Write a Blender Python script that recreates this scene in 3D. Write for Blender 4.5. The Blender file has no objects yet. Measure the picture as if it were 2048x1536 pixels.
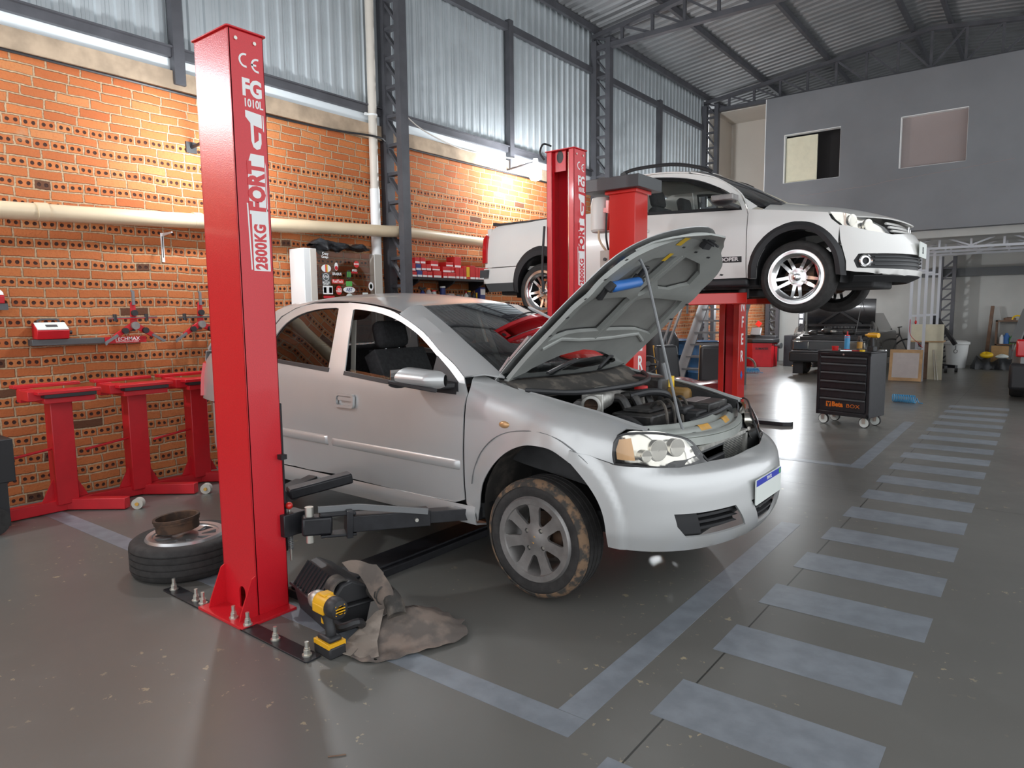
import bpy, math, random
import numpy as np
from mathutils import Vector, Matrix, geometry
R = math.radians
SC = bpy.context.scene
COL = SC.collection
rnd = random.Random(7)

# ---------------------------------------------------------------- camera
F, YAW, PIT, ROLL = 1366.268, 0.662695, 0.106192, -0.010747
def make_camera():
    cy, sy = math.cos(YAW), math.sin(YAW)
    fwd = Vector((-sy, cy, 0)); right = Vector((cy, sy, 0)); up = Vector((0, 0, 1))
    f2 = fwd*math.cos(PIT) - up*math.sin(PIT); u2 = up*math.cos(PIT) + fwd*math.sin(PIT)
    r3 = right*math.cos(ROLL) + u2*math.sin(ROLL); u3 = u2*math.cos(ROLL) - right*math.sin(ROLL)
    cam = bpy.data.cameras.new('camera'); ob = bpy.data.objects.new('camera', cam); COL.objects.link(ob)
    cam.sensor_width = 36; cam.sensor_fit = 'HORIZONTAL'; cam.lens = F*36/2048
    cam.clip_start = 0.05; cam.clip_end = 200
    m = Matrix((r3, u3, -f2)).transposed().to_4x4(); m.translation = (0, 0, 1.5)
    ob.matrix_world = m
    SC.camera = ob
make_camera()

# ---------------------------------------------------------------- world, exposure
W = bpy.data.worlds.new('world'); SC.world = W; W.use_nodes = True
W.node_tree.nodes['Background'].inputs[0].default_value = (0.92, 0.96, 1.0, 1)
W.node_tree.nodes['Background'].inputs[1].default_value = 1.1
SC.view_settings.view_transform = 'Standard'; SC.view_settings.look = 'None'
SC.view_settings.gamma = 1; SC.view_settings.use_curve_mapping = False
SC.view_settings.exposure = 0.75
LAMP_POWER = 270.0

# ---------------------------------------------------------------- materials
class V:
    """node-math expression"""
    def __init__(s, nt, sock): s.nt = nt; s.k = sock
    def op(s, o, *a):
        n = s.nt.nodes.new('ShaderNodeMath'); n.operation = o
        for i, x in enumerate((s,)+a):
            if isinstance(x, V): s.nt.links.new(x.k, n.inputs[i])
            else: n.inputs[i].default_value = x
        return V(s.nt, n.outputs[0])
    def __add__(s, b): return s.op('ADD', b)
    def __sub__(s, b): return s.op('SUBTRACT', b)
    def __mul__(s, b): return s.op('MULTIPLY', b)
    def __truediv__(s, b): return s.op('DIVIDE', b)
    def floor(s): return s.op('FLOOR')
    def fract(s): return s.op('FRACT')
    def abs(s): return s.op('ABSOLUTE')
    def lt(s, b): return s.op('LESS_THAN', b)
    def gt(s, b): return s.op('GREATER_THAN', b)
    def mn(s, b): return s.op('MINIMUM', b)
    def mx(s, b): return s.op('MAXIMUM', b)
    def inv(s): return V(s.nt, s.k).op('MULTIPLY_ADD', -1.0, 1.0)
    def smooth(s, a, b):
        n = s.nt.nodes.new('ShaderNodeMapRange'); n.interpolation_type = 'SMOOTHSTEP'
        s.nt.links.new(s.k, n.inputs[0]); n.inputs[1].default_value = a; n.inputs[2].default_value = b
        return V(s.nt, n.outputs[0])

def nmat(name):
    m = bpy.data.materials.new(name); m.use_nodes = True
    nt = m.node_tree; b = nt.nodes['Principled BSDF']
    return m, nt, b
def mixc(nt, f, a, b):
    n = nt.nodes.new('ShaderNodeMix'); n.data_type = 'RGBA'
    for i, x in ((0, f), (6, a), (7, b)):
        if isinstance(x, V): nt.links.new(x.k, n.inputs[i])
        elif hasattr(x, 'is_linked'): nt.links.new(x, n.inputs[i])
        elif isinstance(x, (int, float)): n.inputs[i].default_value = x
        else: n.inputs[i].default_value = (*x, 1)
    return n.outputs[2]
def noise(nt, scale, detail=3, vec=None, rough=.55):
    n = nt.nodes.new('ShaderNodeTexNoise'); n.inputs['Scale'].default_value = scale
    n.inputs['Detail'].default_value = detail; n.inputs['Roughness'].default_value = rough
    if vec is None:
        t = nt.nodes.new('ShaderNodeTexCoord'); vec = t.outputs['Object']
    nt.links.new(vec, n.inputs['Vector'])
    return V(nt, n.outputs['Fac'])
def bump(nt, b, h, dist=.01, strength=1):
    n = nt.nodes.new('ShaderNodeBump'); n.inputs['Distance'].default_value = dist; n.inputs['Strength'].default_value = strength
    nt.links.new(h.k, n.inputs['Height']); nt.links.new(n.outputs[0], b.inputs['Normal'])

def mat(name, c, rough=.5, metal=0, var=0.0, vscale=8, bmp=0, coat=0, spec=.5, c2=None, thr=(.45, .65), emit=None):
    m, nt, b = nmat(name)
    b.inputs['Base Color'].default_value = (*c, 1); b.inputs['Roughness'].default_value = rough
    b.inputs['Metallic'].default_value = metal; b.inputs['Coat Weight'].default_value = coat
    b.inputs['Coat Roughness'].default_value = .06
    b.inputs['Specular IOR Level'].default_value = spec
    if var or c2:
        n = noise(nt, vscale, 4)
        if c2 is None:
            lo = tuple(x*(1-var) for x in c); hi = tuple(min(1, x*(1+var)) for x in c)
            nt.links.new(mixc(nt, n.smooth(.3, .7), lo, hi), b.inputs['Base Color'])
        else:
            nt.links.new(mixc(nt, n.smooth(*thr), c, c2), b.inputs['Base Color'])
        if bmp: bump(nt, b, n, bmp)
    if emit:
        b.inputs['Emission Color'].default_value = (*emit[0], 1); b.inputs['Emission Strength'].default_value = emit[1]
    return m

def glass(name, tint=(.9, .95, .93), refl=1.0, rough=0.0):
    m = bpy.data.materials.new(name); m.use_nodes = True; nt = m.node_tree; nt.nodes.clear()
    o = nt.nodes.new('ShaderNodeOutputMaterial'); mx = nt.nodes.new('ShaderNodeMixShader')
    t = nt.nodes.new('ShaderNodeBsdfTransparent'); g = nt.nodes.new('ShaderNodeBsdfGlossy')
    fr = nt.nodes.new('ShaderNodeLayerWeight'); fr.inputs[0].default_value = .5
    t.inputs[0].default_value = (*tint, 1); g.inputs['Roughness'].default_value = rough
    f = ((V(nt, fr.outputs['Facing']).op('POWER', 4.0)*.9 + .045)*refl).mn(1.0)
    nt.links.new(f.k, mx.inputs[0]); nt.links.new(t.outputs[0], mx.inputs[1]); nt.links.new(g.outputs[0], mx.inputs[2])
    nt.links.new(mx.outputs[0], o.inputs[0])
    return m

def brick_mat():
    m, nt, b = nmat('perforated_brick')
    t = nt.nodes.new('ShaderNodeTexCoord'); P = t.outputs['Object']
    s = nt.nodes.new('ShaderNodeSeparateXYZ'); nt.links.new(P, s.inputs[0])
    w1 = noise(nt, 2.2, 2, P) - .5; w2 = noise(nt, 9, 2, P) - .5; fine = noise(nt, 60, 4, P)
    big = noise(nt, .9, 3, P)
    y = V(nt, s.outputs[1]) + w2*.022; z = V(nt, s.outputs[2]) + w1*.035 + w2*.012
    H = .0785
    zr = z/H; row = zr.floor(); fz = zr.fract()
    even = (row*.5).fract().lt(.25)
    header = even*V(nt, s.outputs[2]).lt(3.06)
    bw = header*(-.124) + .246
    cc = y/bw + (row*.377).fract()*1.7; col = cc.floor(); fy = cc.fract()
    dy = fy.mn(fy.inv())*bw; dz = fz.mn(fz.inv())*H
    d = dy.mn(dz) + (fine - .5)*.008
    bm = d.smooth(.004, .0095)
    hy = ((fy - .5).abs()*bw) - .026; hz = (fz - .5)*H
    rr = (hy*hy + hz*hz).op('SQRT')
    hole = rr.smooth(.011, .016).inv()*header
    cb = nt.nodes.new('ShaderNodeCombineXYZ'); nt.links.new(col.k, cb.inputs[0]); nt.links.new(row.k, cb.inputs[1])
    wn = nt.nodes.new('ShaderNodeTexWhiteNoise'); wn.noise_dimensions = '2D'; nt.links.new(cb.outputs[0], wn.inputs[0])
    r1 = V(nt, wn.outputs['Value']); r2 = (r1*37.7).fract()
    c = mixc(nt, r1, (.52, .165, .048), (.41, .108, .030))
    c = mixc(nt, r2.smooth(.75, 1)*.6, c, (.58, .25, .09))
    c = mixc(nt, (fine.smooth(.45, .75))*.35, c, (.34, .075, .02))
    c = mixc(nt, r2.lt(.018), c, (.12, .045, .02))
    c = mixc(nt, hole, c, (.045, .014, .008))
    patch = big.smooth(.66, .70)*.55
    mort = mixc(nt, fine.smooth(.3, .7), (.50, .35, .21), (.37, .25, .15))
    c = mixc(nt, bm*(patch.inv()), mort, c)
    nt.links.new(c, b.inputs['Base Color']); b.inputs['Roughness'].default_value = .88
    h = bm - hole*1.6 + fine*.35 - r2.lt(.018)*1.2
    bump(nt, b, h, .010)
    return m

def floor_mat():
    m, nt, b = nmat('grey_painted_concrete')
    t = nt.nodes.new('ShaderNodeTexCoord'); P = t.outputs['Object']
    s = nt.nodes.new('ShaderNodeSeparateXYZ'); nt.links.new(P, s.inputs[0])
    x = V(nt, s.outputs[0]); y = V(nt, s.outputs[1])
    big = noise(nt, .7, 3, P); mid = noise(nt, 5, 5, P, .6); chip = noise(nt, 17, 4, P, .62); area = noise(nt, 1.1, 2, P)
    c = mixc(nt, big.smooth(.3, .7), (.138, .134, .122), (.152, .149, .137))
    c = mixc(nt, mid.smooth(.55, .8)*.4, c, (.175, .172, .16))
    c = mixc(nt, chip.smooth(.645, .66)*area.smooth(.50, .58), c, (.34, .29, .20))
    j = (x + 1.03).abs().lt(.004).mx((y - 6.05).abs().lt(.003)).mx((y - 9.95).abs().lt(.003)).mx((y - 13.9).abs().lt(.003))
    c = mixc(nt, j*.85, c, (.02, .02, .018))
    nt.links.new(c, b.inputs['Base Color'])
    rg = mid.smooth(.25, .75)*.06 + .285
    nt.links.new(rg.k, b.inputs['Roughness'])
    return m

def car_paint(name, c, metal, rough, flake=0.0):
    m, nt, b = nmat(name)
    b.inputs['Metallic'].default_value = metal; b.inputs['Roughness'].default_value = rough
    b.inputs['Coat Weight'].default_value = .7; b.inputs['Coat Roughness'].default_value = .08
    n = noise(nt, 3, 3)
    nt.links.new(mixc(nt, n.smooth(.3, .7), tuple(x*.97 for x in c), c), b.inputs['Base Color'])
    return m

M = {}
def setup_materials():
    A = M.__setitem__
    A('brick', brick_mat()); A('floor', floor_mat())
    A('line', mat('faded_blue_grey_line_paint', (.205, .225, .25), .35, var=.12, vscale=9))
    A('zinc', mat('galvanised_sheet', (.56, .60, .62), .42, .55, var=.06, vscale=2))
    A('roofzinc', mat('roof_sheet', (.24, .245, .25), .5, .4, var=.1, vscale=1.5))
    A('steel', mat('dark_grey_structural_steel', (.085, .085, .095), .5, .2, var=.15, vscale=4))
    A('beam', mat('stained_concrete_beam', (.40, .30, .21), .9, var=.3, vscale=3))
    A('translucent', mat('daylight_gap_white', (.75, .80, .82), .5))  # opaque white colour standing in for daylight through the wall gap
    A('greywall', mat('grey_plaster', (.195, .20, .21), .85, var=.05, vscale=1.2))
    A('palewall', mat('pale_plaster', (.42, .42, .40), .85, var=.07, vscale=1.0))
    A('cream', mat('cream_plaster', (.60, .55, .49), .8, var=.03, vscale=1))
    A('mauve', mat('mauve_board', (.30, .25, .24), .8, var=.04, vscale=1))
    A('white', mat('white_paint', (.78, .79, .78), .45))
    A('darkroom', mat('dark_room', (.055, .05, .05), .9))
    A('pvc', mat('cream_plastic_pipe', (.66, .53, .36), .35, var=.06, vscale=2))
    A('pvcw', mat('pale_plastic_pipe', (.62, .57, .50), .4, var=.06, vscale=2))
    A('red', mat('red_hammered_paint', (.62, .012, .022), .33, 0, var=.05, vscale=160, bmp=.0006, coat=.25))
    A('red2', mat('orange_red_gloss_paint', (.62, .022, .015), .28, 0, coat=.5))
    A('redm', mat('crimson_enamel', (.52, .010, .018), .4, 0, var=.08, vscale=6))
    A('black', mat('black_plastic', (.022, .022, .024), .5))
    A('blackm', mat('black_painted_steel', (.018, .018, .021), .38, .1, var=.2, vscale=20))
    A('dusty', mat('dusty_black_plastic', (.045, .041, .037), .75, c2=(.14, .12, .10), vscale=9))
    A('rubber', mat('tyre_rubber', (.028, .026, .025), .75, var=.25, vscale=25))
    A('dirt', mat('dried_mud_on_rubber', (.05, .045, .04), .9, c2=(.20, .125, .075), vscale=22, thr=(.44, .62)))
    A('alloy', mat('dull_alloy', (.30, .285, .275), .42, .6, var=.15, vscale=12))
    A('alloyb', mat('bright_alloy', (.62, .62, .62), .3, .8))
    A('chrome', mat('chrome', (.80, .80, .80), .14, 1))
    A('zincbolt', mat('zinc_plated_bolt', (.62, .60, .54), .35, .8))
    A('rust', mat('rusty_cast_iron', (.055, .034, .024), .75, .3, c2=(.11, .06, .036), vscale=14))
    A('silver', car_paint('silver_car_paint', (.56, .565, .56), .45, .34))
    A('white_car', car_paint('white_car_paint', (.83, .815, .78), 0, .3))
    A('black_car', car_paint('black_car_paint', (.012, .012, .013), 0, .25))
    A('grey_car', car_paint('grey_car_paint', (.20, .21, .21), .3, .32))
    A('glass', glass('clear_glass', (.86, .9, .88)))
    A('tint', glass('tinted_glass', (.16, .15, .15), 1.4))
    A('wsglass', glass('windscreen_glass', (.70, .76, .74), 2.2))
    A('lens', glass('clear_lens', (.93, .93, .92), 1.3))
    A('plexi', glass('dusty_glass', (.80, .76, .72), 1.2))
    A('fabric', mat('dark_grey_fabric', (.035, .034, .036), .9, var=.2, vscale=40))
    A('beige', mat('beige_plastic', (.48, .45, .40), .6))
    A('yellow', mat('yellow_plastic', (.80, .50, .01), .4))
    A('drill', mat('yellow_tool_plastic', (.78, .40, .01), .45))
    A('redp', mat('red_plastic', (.65, .02, .02), .4))
    A('blue', mat('blue_plastic', (.03, .16, .50), .35))
    A('bluedrum', mat('blue_barrel_plastic', (.03, .09, .19), .45, var=.2, vscale=5))
    A('hose', mat('light_blue_hose', (.05, .30, .55), .35))
    A('orange', mat('orange_print', (.75, .17, .01), .5))
    A('amber', mat('amber_plastic', (.62, .33, .06), .4, var=.15, vscale=10))
    A('tank', mat('aged_translucent_plastic', (.30, .17, .05), .5, var=.15, vscale=10))
    A('paper', mat('white_print', (.85, .85, .84), .5))
    A('label', mat('off_white_plate', (.72, .76, .72), .45))
    A('plateblue', mat('plate_blue', (.01, .03, .42), .4))
    A('greydk', mat('dark_grey_sheet_metal', (.085, .09, .093), .45, .2))
    A('greymid', mat('mid_grey_steel', (.20, .205, .21), .45, .4))
    A('aluminium', mat('cast_aluminium', (.46, .45, .42), .45, .8, var=.25, vscale=18))
    A('engine', mat('oily_black_engine_plastic', (.024, .023, .023), .42, c2=(.055, .05, .045), vscale=14))
    A('gasket', mat('dark_engine_bay', (.03, .03, .031), .7, var=.3, vscale=8))
    A('crossm', mat('greenish_silver_steel', (.40, .42, .39), .38, .5, var=.08, vscale=6))
    A('liner', mat('dirty_wheel_arch_liner', (.040, .036, .033), .9, c2=(.12, .10, .085), vscale=5))
    A('feltlight', mat('pale_felt_shield', (.30, .25, .21), .95, c2=(.20, .165, .14), vscale=9, bmp=.004))
    A('felt', mat('grey_felt_shield', (.12, .10, .088), .95, c2=(.22, .17, .14), vscale=7, bmp=.004))
    A('hoodin', mat('grey_primer_inner_panel', (.36, .37, .35), .5, .25, var=.08, vscale=4))
    A('hoodpad', mat('dull_grey_panel', (.26, .26, .245), .6, .1, var=.1, vscale=4))
    A('reflector', mat('headlamp_reflector', (.72, .69, .62), .2, 1))
    A('amberlens', mat('amber_reflector', (.62, .36, .17), .3, .4))
    A('wood', mat('pine_wood', (.50, .31, .15), .6, var=.15, vscale=6))
    A('panel', mat('pale_board', (.55, .50, .48), .7, var=.04))
    A('creamp', mat('cream_board', (.68, .64, .48), .6, var=.04))
    A('brownw', mat('brown_wood', (.16, .09, .055), .6, var=.25, vscale=5))
    A('card', mat('cardboard', (.45, .27, .12), .8, var=.1))
    A('blackbag', mat('black_plastic_sheet', (.02, .021, .024), .45, var=.3, vscale=10, bmp=.01))
    A('redbox', mat('red_card_box', (.60, .02, .02), .55, var=.06))
    A('greyw', mat('white_painted_tube', (.60, .62, .66), .45))
    A('maroon', mat('maroon_gloss', (.14, .008, .012), .25, coat=.6))
    A('redlamp', mat('red_tail_lamp', (.55, .01, .015), .15, coat=.6))
    A('green', mat('green_print', (.10, .42, .08), .5))
    A('navy', mat('navy_print', (.03, .05, .22), .5))
    A('bulb', mat('lit_bulb', (1, 1, 1), .5, emit=((.92, .96, 1.0), LAMP_POWER)))
setup_materials()
# ---------------------------------------------------------------- mesh building
def vec(p): return np.array(p, float)
class MB:
    def __init__(s): s.v = []; s.f = []; s.T = None
    def at(s, loc=(0, 0, 0), rot=(0, 0, 0), sc=1):
        from mathutils import Euler
        s.T = Matrix.Translation(loc) @ Euler([R(a) for a in rot]).to_matrix().to_4x4() @ Matrix.Scale(sc, 4); return s
    def add(s, vs, fs):
        o = len(s.v)
        if s.T is not None: vs = [tuple(s.T @ Vector(p)) for p in vs]
        s.v += [tuple(float(c) for c in p) for p in vs]; s.f += [tuple(i+o for i in f) for f in fs]
        return s
    def box(s, c, d, rot=None):
        m = Matrix.Identity(3)
        if rot:
            from mathutils import Euler
            m = Euler([R(a) for a in rot]).to_matrix()
        vs = [tuple(Vector(c) + m @ Vector((sx*d[0]/2, sy*d[1]/2, sz*d[2]/2))) for sx in (-1, 1) for sy in (-1, 1) for sz in (-1, 1)]
        return s.add(vs, [(0, 1, 3, 2), (4, 6, 7, 5), (0, 4, 5, 1), (2, 3, 7, 6), (0, 2, 6, 4), (1, 5, 7, 3)])
    def bb(s, x0, x1, y0, y1, z0, z1): return s.box(((x0+x1)/2, (y0+y1)/2, (z0+z1)/2), (abs(x1-x0), abs(y1-y0), abs(z1-z0)))
    def bar(s, p, q, w, h, up=(0, 0, 1)):
        """rectangular bar between two points"""
        p, q = Vector(p), Vector(q); d = (q-p).normalized(); u = Vector(up)
        if abs(d.dot(u)) > .99: u = Vector((1, 0, 0))
        a = d.cross(u).normalized(); b = a.cross(d).normalized()
        vs = [tuple(e + a*sx*w/2 + b*sz*h/2) for e in (p, q) for sx in (-1, 1) for sz in (-1, 1)]
        return s.add(vs, [(0, 1, 3, 2), (4, 6, 7, 5), (0, 4, 5, 1), (2, 3, 7, 6), (0, 2, 6, 4), (1, 5, 7, 3)])
    def tube(s, pts, r, n=8, caps=True):
        pts = [Vector(p) for p in pts]; k = len(pts); rs = r if hasattr(r, '__len__') else [r]*k
        t0 = (pts[1]-pts[0]).normalized(); u = Vector((0, 0, 1)) if abs(t0.z) < .9 else Vector((1, 0, 0))
        a = t0.cross(u).normalized(); vs = []
        for i, p in enumerate(pts):
            t = (pts[min(i+1, k-1)] - pts[max(i-1, 0)])
            t = t.normalized() if t.length > 1e-9 else t0
            a = (a - t*a.dot(t)).normalized(); b = t.cross(a)
            for j in range(n):
                an = 2*math.pi*j/n; vs.append(tuple(p + (a*math.cos(an) + b*math.sin(an))*rs[i]))
        fs = [(i*n+j, i*n+(j+1) % n, (i+1)*n+(j+1) % n, (i+1)*n+j) for i in range(k-1) for j in range(n)]
        if caps: fs += [tuple(range(n-1, -1, -1)), tuple(range((k-1)*n, k*n))]
        return s.add(vs, fs)
    def cyl(s, p, q, r, r2=None, n=16): return s.tube([p, q], [r, r if r2 is None else r2], n)
    def lathe(s, prof, c=(0, 0, 0), axis='z', n=32, close=False, a0=0, a1=360):
        """profile of (radius, height)"""
        full = abs(a1-a0) >= 360; m = n if full else n+1; vs = []
        for j in range(m):
            a = R(a0 + (a1-a0)*j/n); ca, sa = math.cos(a), math.sin(a)
            for r, h in prof:
                p = {'z': (r*ca, r*sa, h), 'y': (r*ca, h, r*sa), 'x': (h, r*ca, r*sa)}[axis]
                vs.append((p[0]+c[0], p[1]+c[1], p[2]+c[2]))
        k = len(prof); fs = []
        for j in range(n):
            j2 = (j+1) % m
            for i in range(k-1 if not close else k):
                i2 = (i+1) % k; fs.append((j*k+i, j2*k+i, j2*k+i2, j*k+i2))
        return s.add(vs, fs)
    def prism(s, poly, d, f=None):
        """polygon extruded by d; f maps (a, b, h) to a point"""
        f = f or (lambda a, b, h: (a, b, h)); n = len(poly)
        vs = [f(a, b, 0) for a, b in poly] + [f(a, b, d) for a, b in poly]
        fs = [tuple(range(n-1, -1, -1)), tuple(range(n, 2*n))] + [(i, (i+1) % n, n+(i+1) % n, n+i) for i in range(n)]
        return s.add(vs, fs)
    def grid(s, f, nu, nv):
        vs = [f(i/nu, j/nv) for i in range(nu+1) for j in range(nv+1)]
        fs = [(i*(nv+1)+j, (i+1)*(nv+1)+j, (i+1)*(nv+1)+j+1, i*(nv+1)+j+1) for i in range(nu) for j in range(nv)]
        return s.add(vs, fs)
    def sphere(s, c, r, n=16, sq=(1, 1, 1)):
        prof = [(math.sin(math.pi*i/10), -math.cos(math.pi*i/10)) for i in range(11)]
        o = len(s.v); s.lathe([(max(a, 1e-4), b) for a, b in prof], n=n)
        for i in range(o, len(s.v)):
            x, y, z = s.v[i] if s.T is None else tuple(s.T.inverted() @ Vector(s.v[i]))
            p = (c[0]+x*r*sq[0], c[1]+y*r*sq[1], c[2]+z*r*sq[2])
            s.v[i] = p if s.T is None else tuple(s.T @ Vector(p))
        return s
    def panel(s, poly, f, h=.05, holes=(), flip=False):
        """flat outline (with holes) filled by a fine triangulation, then mapped to the surface f(a, b)"""
        loops = [poly]+list(holes); P = []; E = []
        for lp in loops:
            o = len(P); pts = []
            n = len(lp)
            for i in range(n):
                a = vec(lp[i]); b = vec(lp[(i+1) % n]); L = np.linalg.norm(b-a)
                if L < 1e-6: continue
                m = max(1, int(math.ceil(L/h)))
                for j in range(m): pts.append(a+(b-a)*j/m)
            P += pts; E += [(o+i, o+(i+1) % len(pts)) for i in range(len(pts))]
        segs = np.array([(P[a], P[b]) for a, b in E]); lo = np.min(P[:], axis=0); hi = np.max(P, axis=0)
        def inside(q):
            x1, y1, x2, y2 = segs[:, 0, 0], segs[:, 0, 1], segs[:, 1, 0], segs[:, 1, 1]
            c = (y1 > q[1]) != (y2 > q[1])
            if not c.any(): return False
            xi = x1[c] + (q[1]-y1[c])*(x2[c]-x1[c])/(y2[c]-y1[c])
            return (xi > q[0]).sum() % 2 == 1
        def dist(q):
            a = segs[:, 0]; d = segs[:, 1]-a; t = np.clip(((q-a)*d).sum(1)/np.maximum((d*d).sum(1), 1e-12), 0, 1)
            return np.sqrt((((a+d*t[:, None])-q)**2).sum(1)).min()
        G = []
        for i, x in enumerate(np.arange(lo[0]+h*.5, hi[0], h)):
            for yv in np.arange(lo[1]+h*(.25 if i % 2 else .75), hi[1], h):
                q = np.array([x, yv])
                if inside(q) and dist(q) > h*.45: G.append(q)
        out = geometry.delaunay_2d_cdt([Vector(p) for p in P+G], E, [], 0, 1e-5)
        vs, fs = out[0], out[2]
        keep = []
        for t in fs:
            c = sum((vs[i] for i in t), Vector((0, 0)))/len(t)
            if inside(np.array(c)): keep.append(tuple(reversed(t)) if flip else tuple(t))
        return s.add([f(p[0], p[1]) for p in vs], keep)
    def mesh(s, name, smooth=35):
        me = bpy.data.meshes.new(name); me.from_pydata(s.v, [], s.f); me.update()
        if smooth:
            me.polygons.foreach_set('use_smooth', [True]*len(me.polygons)); me.set_sharp_from_angle(angle=R(smooth))
        return me

def thicken(mb, t):
    """give an open sheet a real thickness: inner skin and a rim with its own vertices"""
    P = np.array(mb.v); N = np.zeros_like(P)
    for f in mb.f:
        q = P[list(f)]; n = np.cross(q[1]-q[0], q[2]-q[0])
        if len(f) == 4: n = n + np.cross(q[2]-q[0], q[3]-q[0])
        for i in f: N[i] += n
    N /= np.maximum(np.linalg.norm(N, axis=1), 1e-12)[:, None]
    Q = P - N*t; n0 = len(P); E = {}
    for f in mb.f:
        for a, b in zip(f, f[1:]+f[:1]): E[(a, b)] = E.get((a, b), 0)+1
    rim = [(a, b) for (a, b) in E if (b, a) not in E]
    F = list(mb.f) + [tuple(i+n0 for i in reversed(f)) for f in mb.f]
    v = [tuple(p) for p in P] + [tuple(p) for p in Q]; idx = {}
    def dupv(i):
        if i not in idx: idx[i] = len(v); v.append(v[i])
        return idx[i]
    for a, b in rim: F.append((dupv(b), dupv(a), dupv(a+n0), dupv(b+n0)))
    mb.v = v; mb.f = F

def mesh_obj(name, mb, m, parent=None, bevel=0, solid=0, smooth=35, label=None):
    if isinstance(mb, MB):
        if solid: thicken(mb, solid)
        me = mb.mesh(name, smooth)
    else: me = mb
    o = bpy.data.objects.new(name, me); COL.objects.link(o)
    me.materials.clear(); me.materials.append(M[m])
    if parent is not None: o.parent = parent
    if bevel:
        d = o.modifiers.new('bevel', 'BEVEL'); d.width = bevel; d.segments = 2; d.limit_method = 'ANGLE'
    if label: o['label'] = label
    return o
part = mesh_obj
def tag(o, label, cat, group=None):
    o['label'] = label; o['category'] = cat
    if group: o['group'] = group
    return o
def thing(name, label, cat, loc=(0, 0, 0), rz=0, group=None):
    o = bpy.data.objects.new(name, None); COL.objects.link(o); o.empty_display_size = .1
    o.location = loc; o.rotation_euler = (0, 0, R(rz)); return tag(o, label, cat, group)
def solo(name, mb, m, label, cat, group=None, loc=(0, 0, 0), rz=0, **k):
    o = mesh_obj(name, mb, m, **k); o.location = loc; o.rotation_euler = (0, 0, R(rz)); return tag(o, label, cat, group)
def struct(name, mb, m, parent=None, **k):
    o = mesh_obj(name, mb, m, parent, **k); o['kind'] = 'structure'; return o
def dup(root, loc=None, rz=None, label=None):
    def cp(o, par):
        c = o.copy(); COL.objects.link(c)
        if par: c.parent = par
        for ch in o.children: cp(ch, c)
        return c
    r = cp(root, None)
    if loc is not None: r.location = loc
    if rz is not None: r.rotation_euler = (0, 0, R(rz))
    if label: r['label'] = label
    return r
def text(name, body, size, m, parent, origin, xdir, ydir, depth=.0008, align='LEFT', sx=1.0, bold=0.0, space=1.0):
    """raised lettering; xdir is the reading direction, ydir is up for the letters"""
    cu = bpy.data.curves.new(name, 'FONT'); cu.body = body; cu.size = size; cu.extrude = depth
    cu.align_x = align; cu.align_y = 'CENTER'; cu.offset = bold; cu.resolution_u = 3; cu.space_character = space
    tmp = bpy.data.objects.new(name, cu); COL.objects.link(tmp)
    dg = bpy.context.evaluated_depsgraph_get(); dg.update()
    me = bpy.data.meshes.new_from_object(tmp.evaluated_get(dg)); me.name = name
    bpy.data.objects.remove(tmp); bpy.data.curves.remove(cu)
    x = Vector(xdir).normalized(); y = Vector(ydir).normalized(); z = x.cross(y)
    mm = Matrix((x*sx, y, z)).transposed().to_4x4(); mm.translation = origin
    me.transform(mm); me.materials.clear()
    return mesh_obj(name, me, m, parent)
def spl(xs, ys):
    """smooth interpolation through points"""
    xs = np.array(xs, float); ys = np.array(ys, float)
    d = np.gradient(ys, xs)
    def f(x):
        x = min(max(x, xs[0]), xs[-1]); i = min(max(int(np.searchsorted(xs, x))-1, 0), len(xs)-2)
        h = xs[i+1]-xs[i]; t = (x-xs[i])/h
        return float((2*t**3-3*t*t+1)*ys[i] + (t**3-2*t*t+t)*h*d[i] + (3*t*t-2*t**3)*ys[i+1] + (t**3-t*t)*h*d[i+1])
    return f
def cr(pts, n=5):
    """smooth open curve through points"""
    P = [vec(p) for p in pts]; out = []
    for i in range(len(P)-1):
        p0, p1, p2, p3 = P[max(i-1, 0)], P[i], P[i+1], P[min(i+2, len(P)-1)]
        for j in range(n):
            t = j/n
            out.append(tuple(.5*(2*p1 + (p2-p0)*t + (2*p0-5*p1+4*p2-p3)*t*t + (3*p1-p0-3*p2+p3)*t**3)))
    return out + [tuple(P[-1])]
def arc(cx, cy, r, a0, a1, n=16): return [(cx+r*math.cos(R(a0+(a1-a0)*i/n)), cy+r*math.sin(R(a0+(a1-a0)*i/n))) for i in range(n+1)]
def ell(cx, cy, a, b, n=28): return [(cx+a*math.cos(2*math.pi*i/n), cy+b*math.sin(2*math.pi*i/n)) for i in range(n)]
def rrect(x0, x1, y0, y1, r, n=4):
    o = []
    for cx, cy, a in ((x1-r, y1-r, 0), (x0+r, y1-r, 90), (x0+r, y0+r, 180), (x1-r, y0+r, 270)): o += arc(cx, cy, r, a, a+90, n)
    return o
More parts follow.
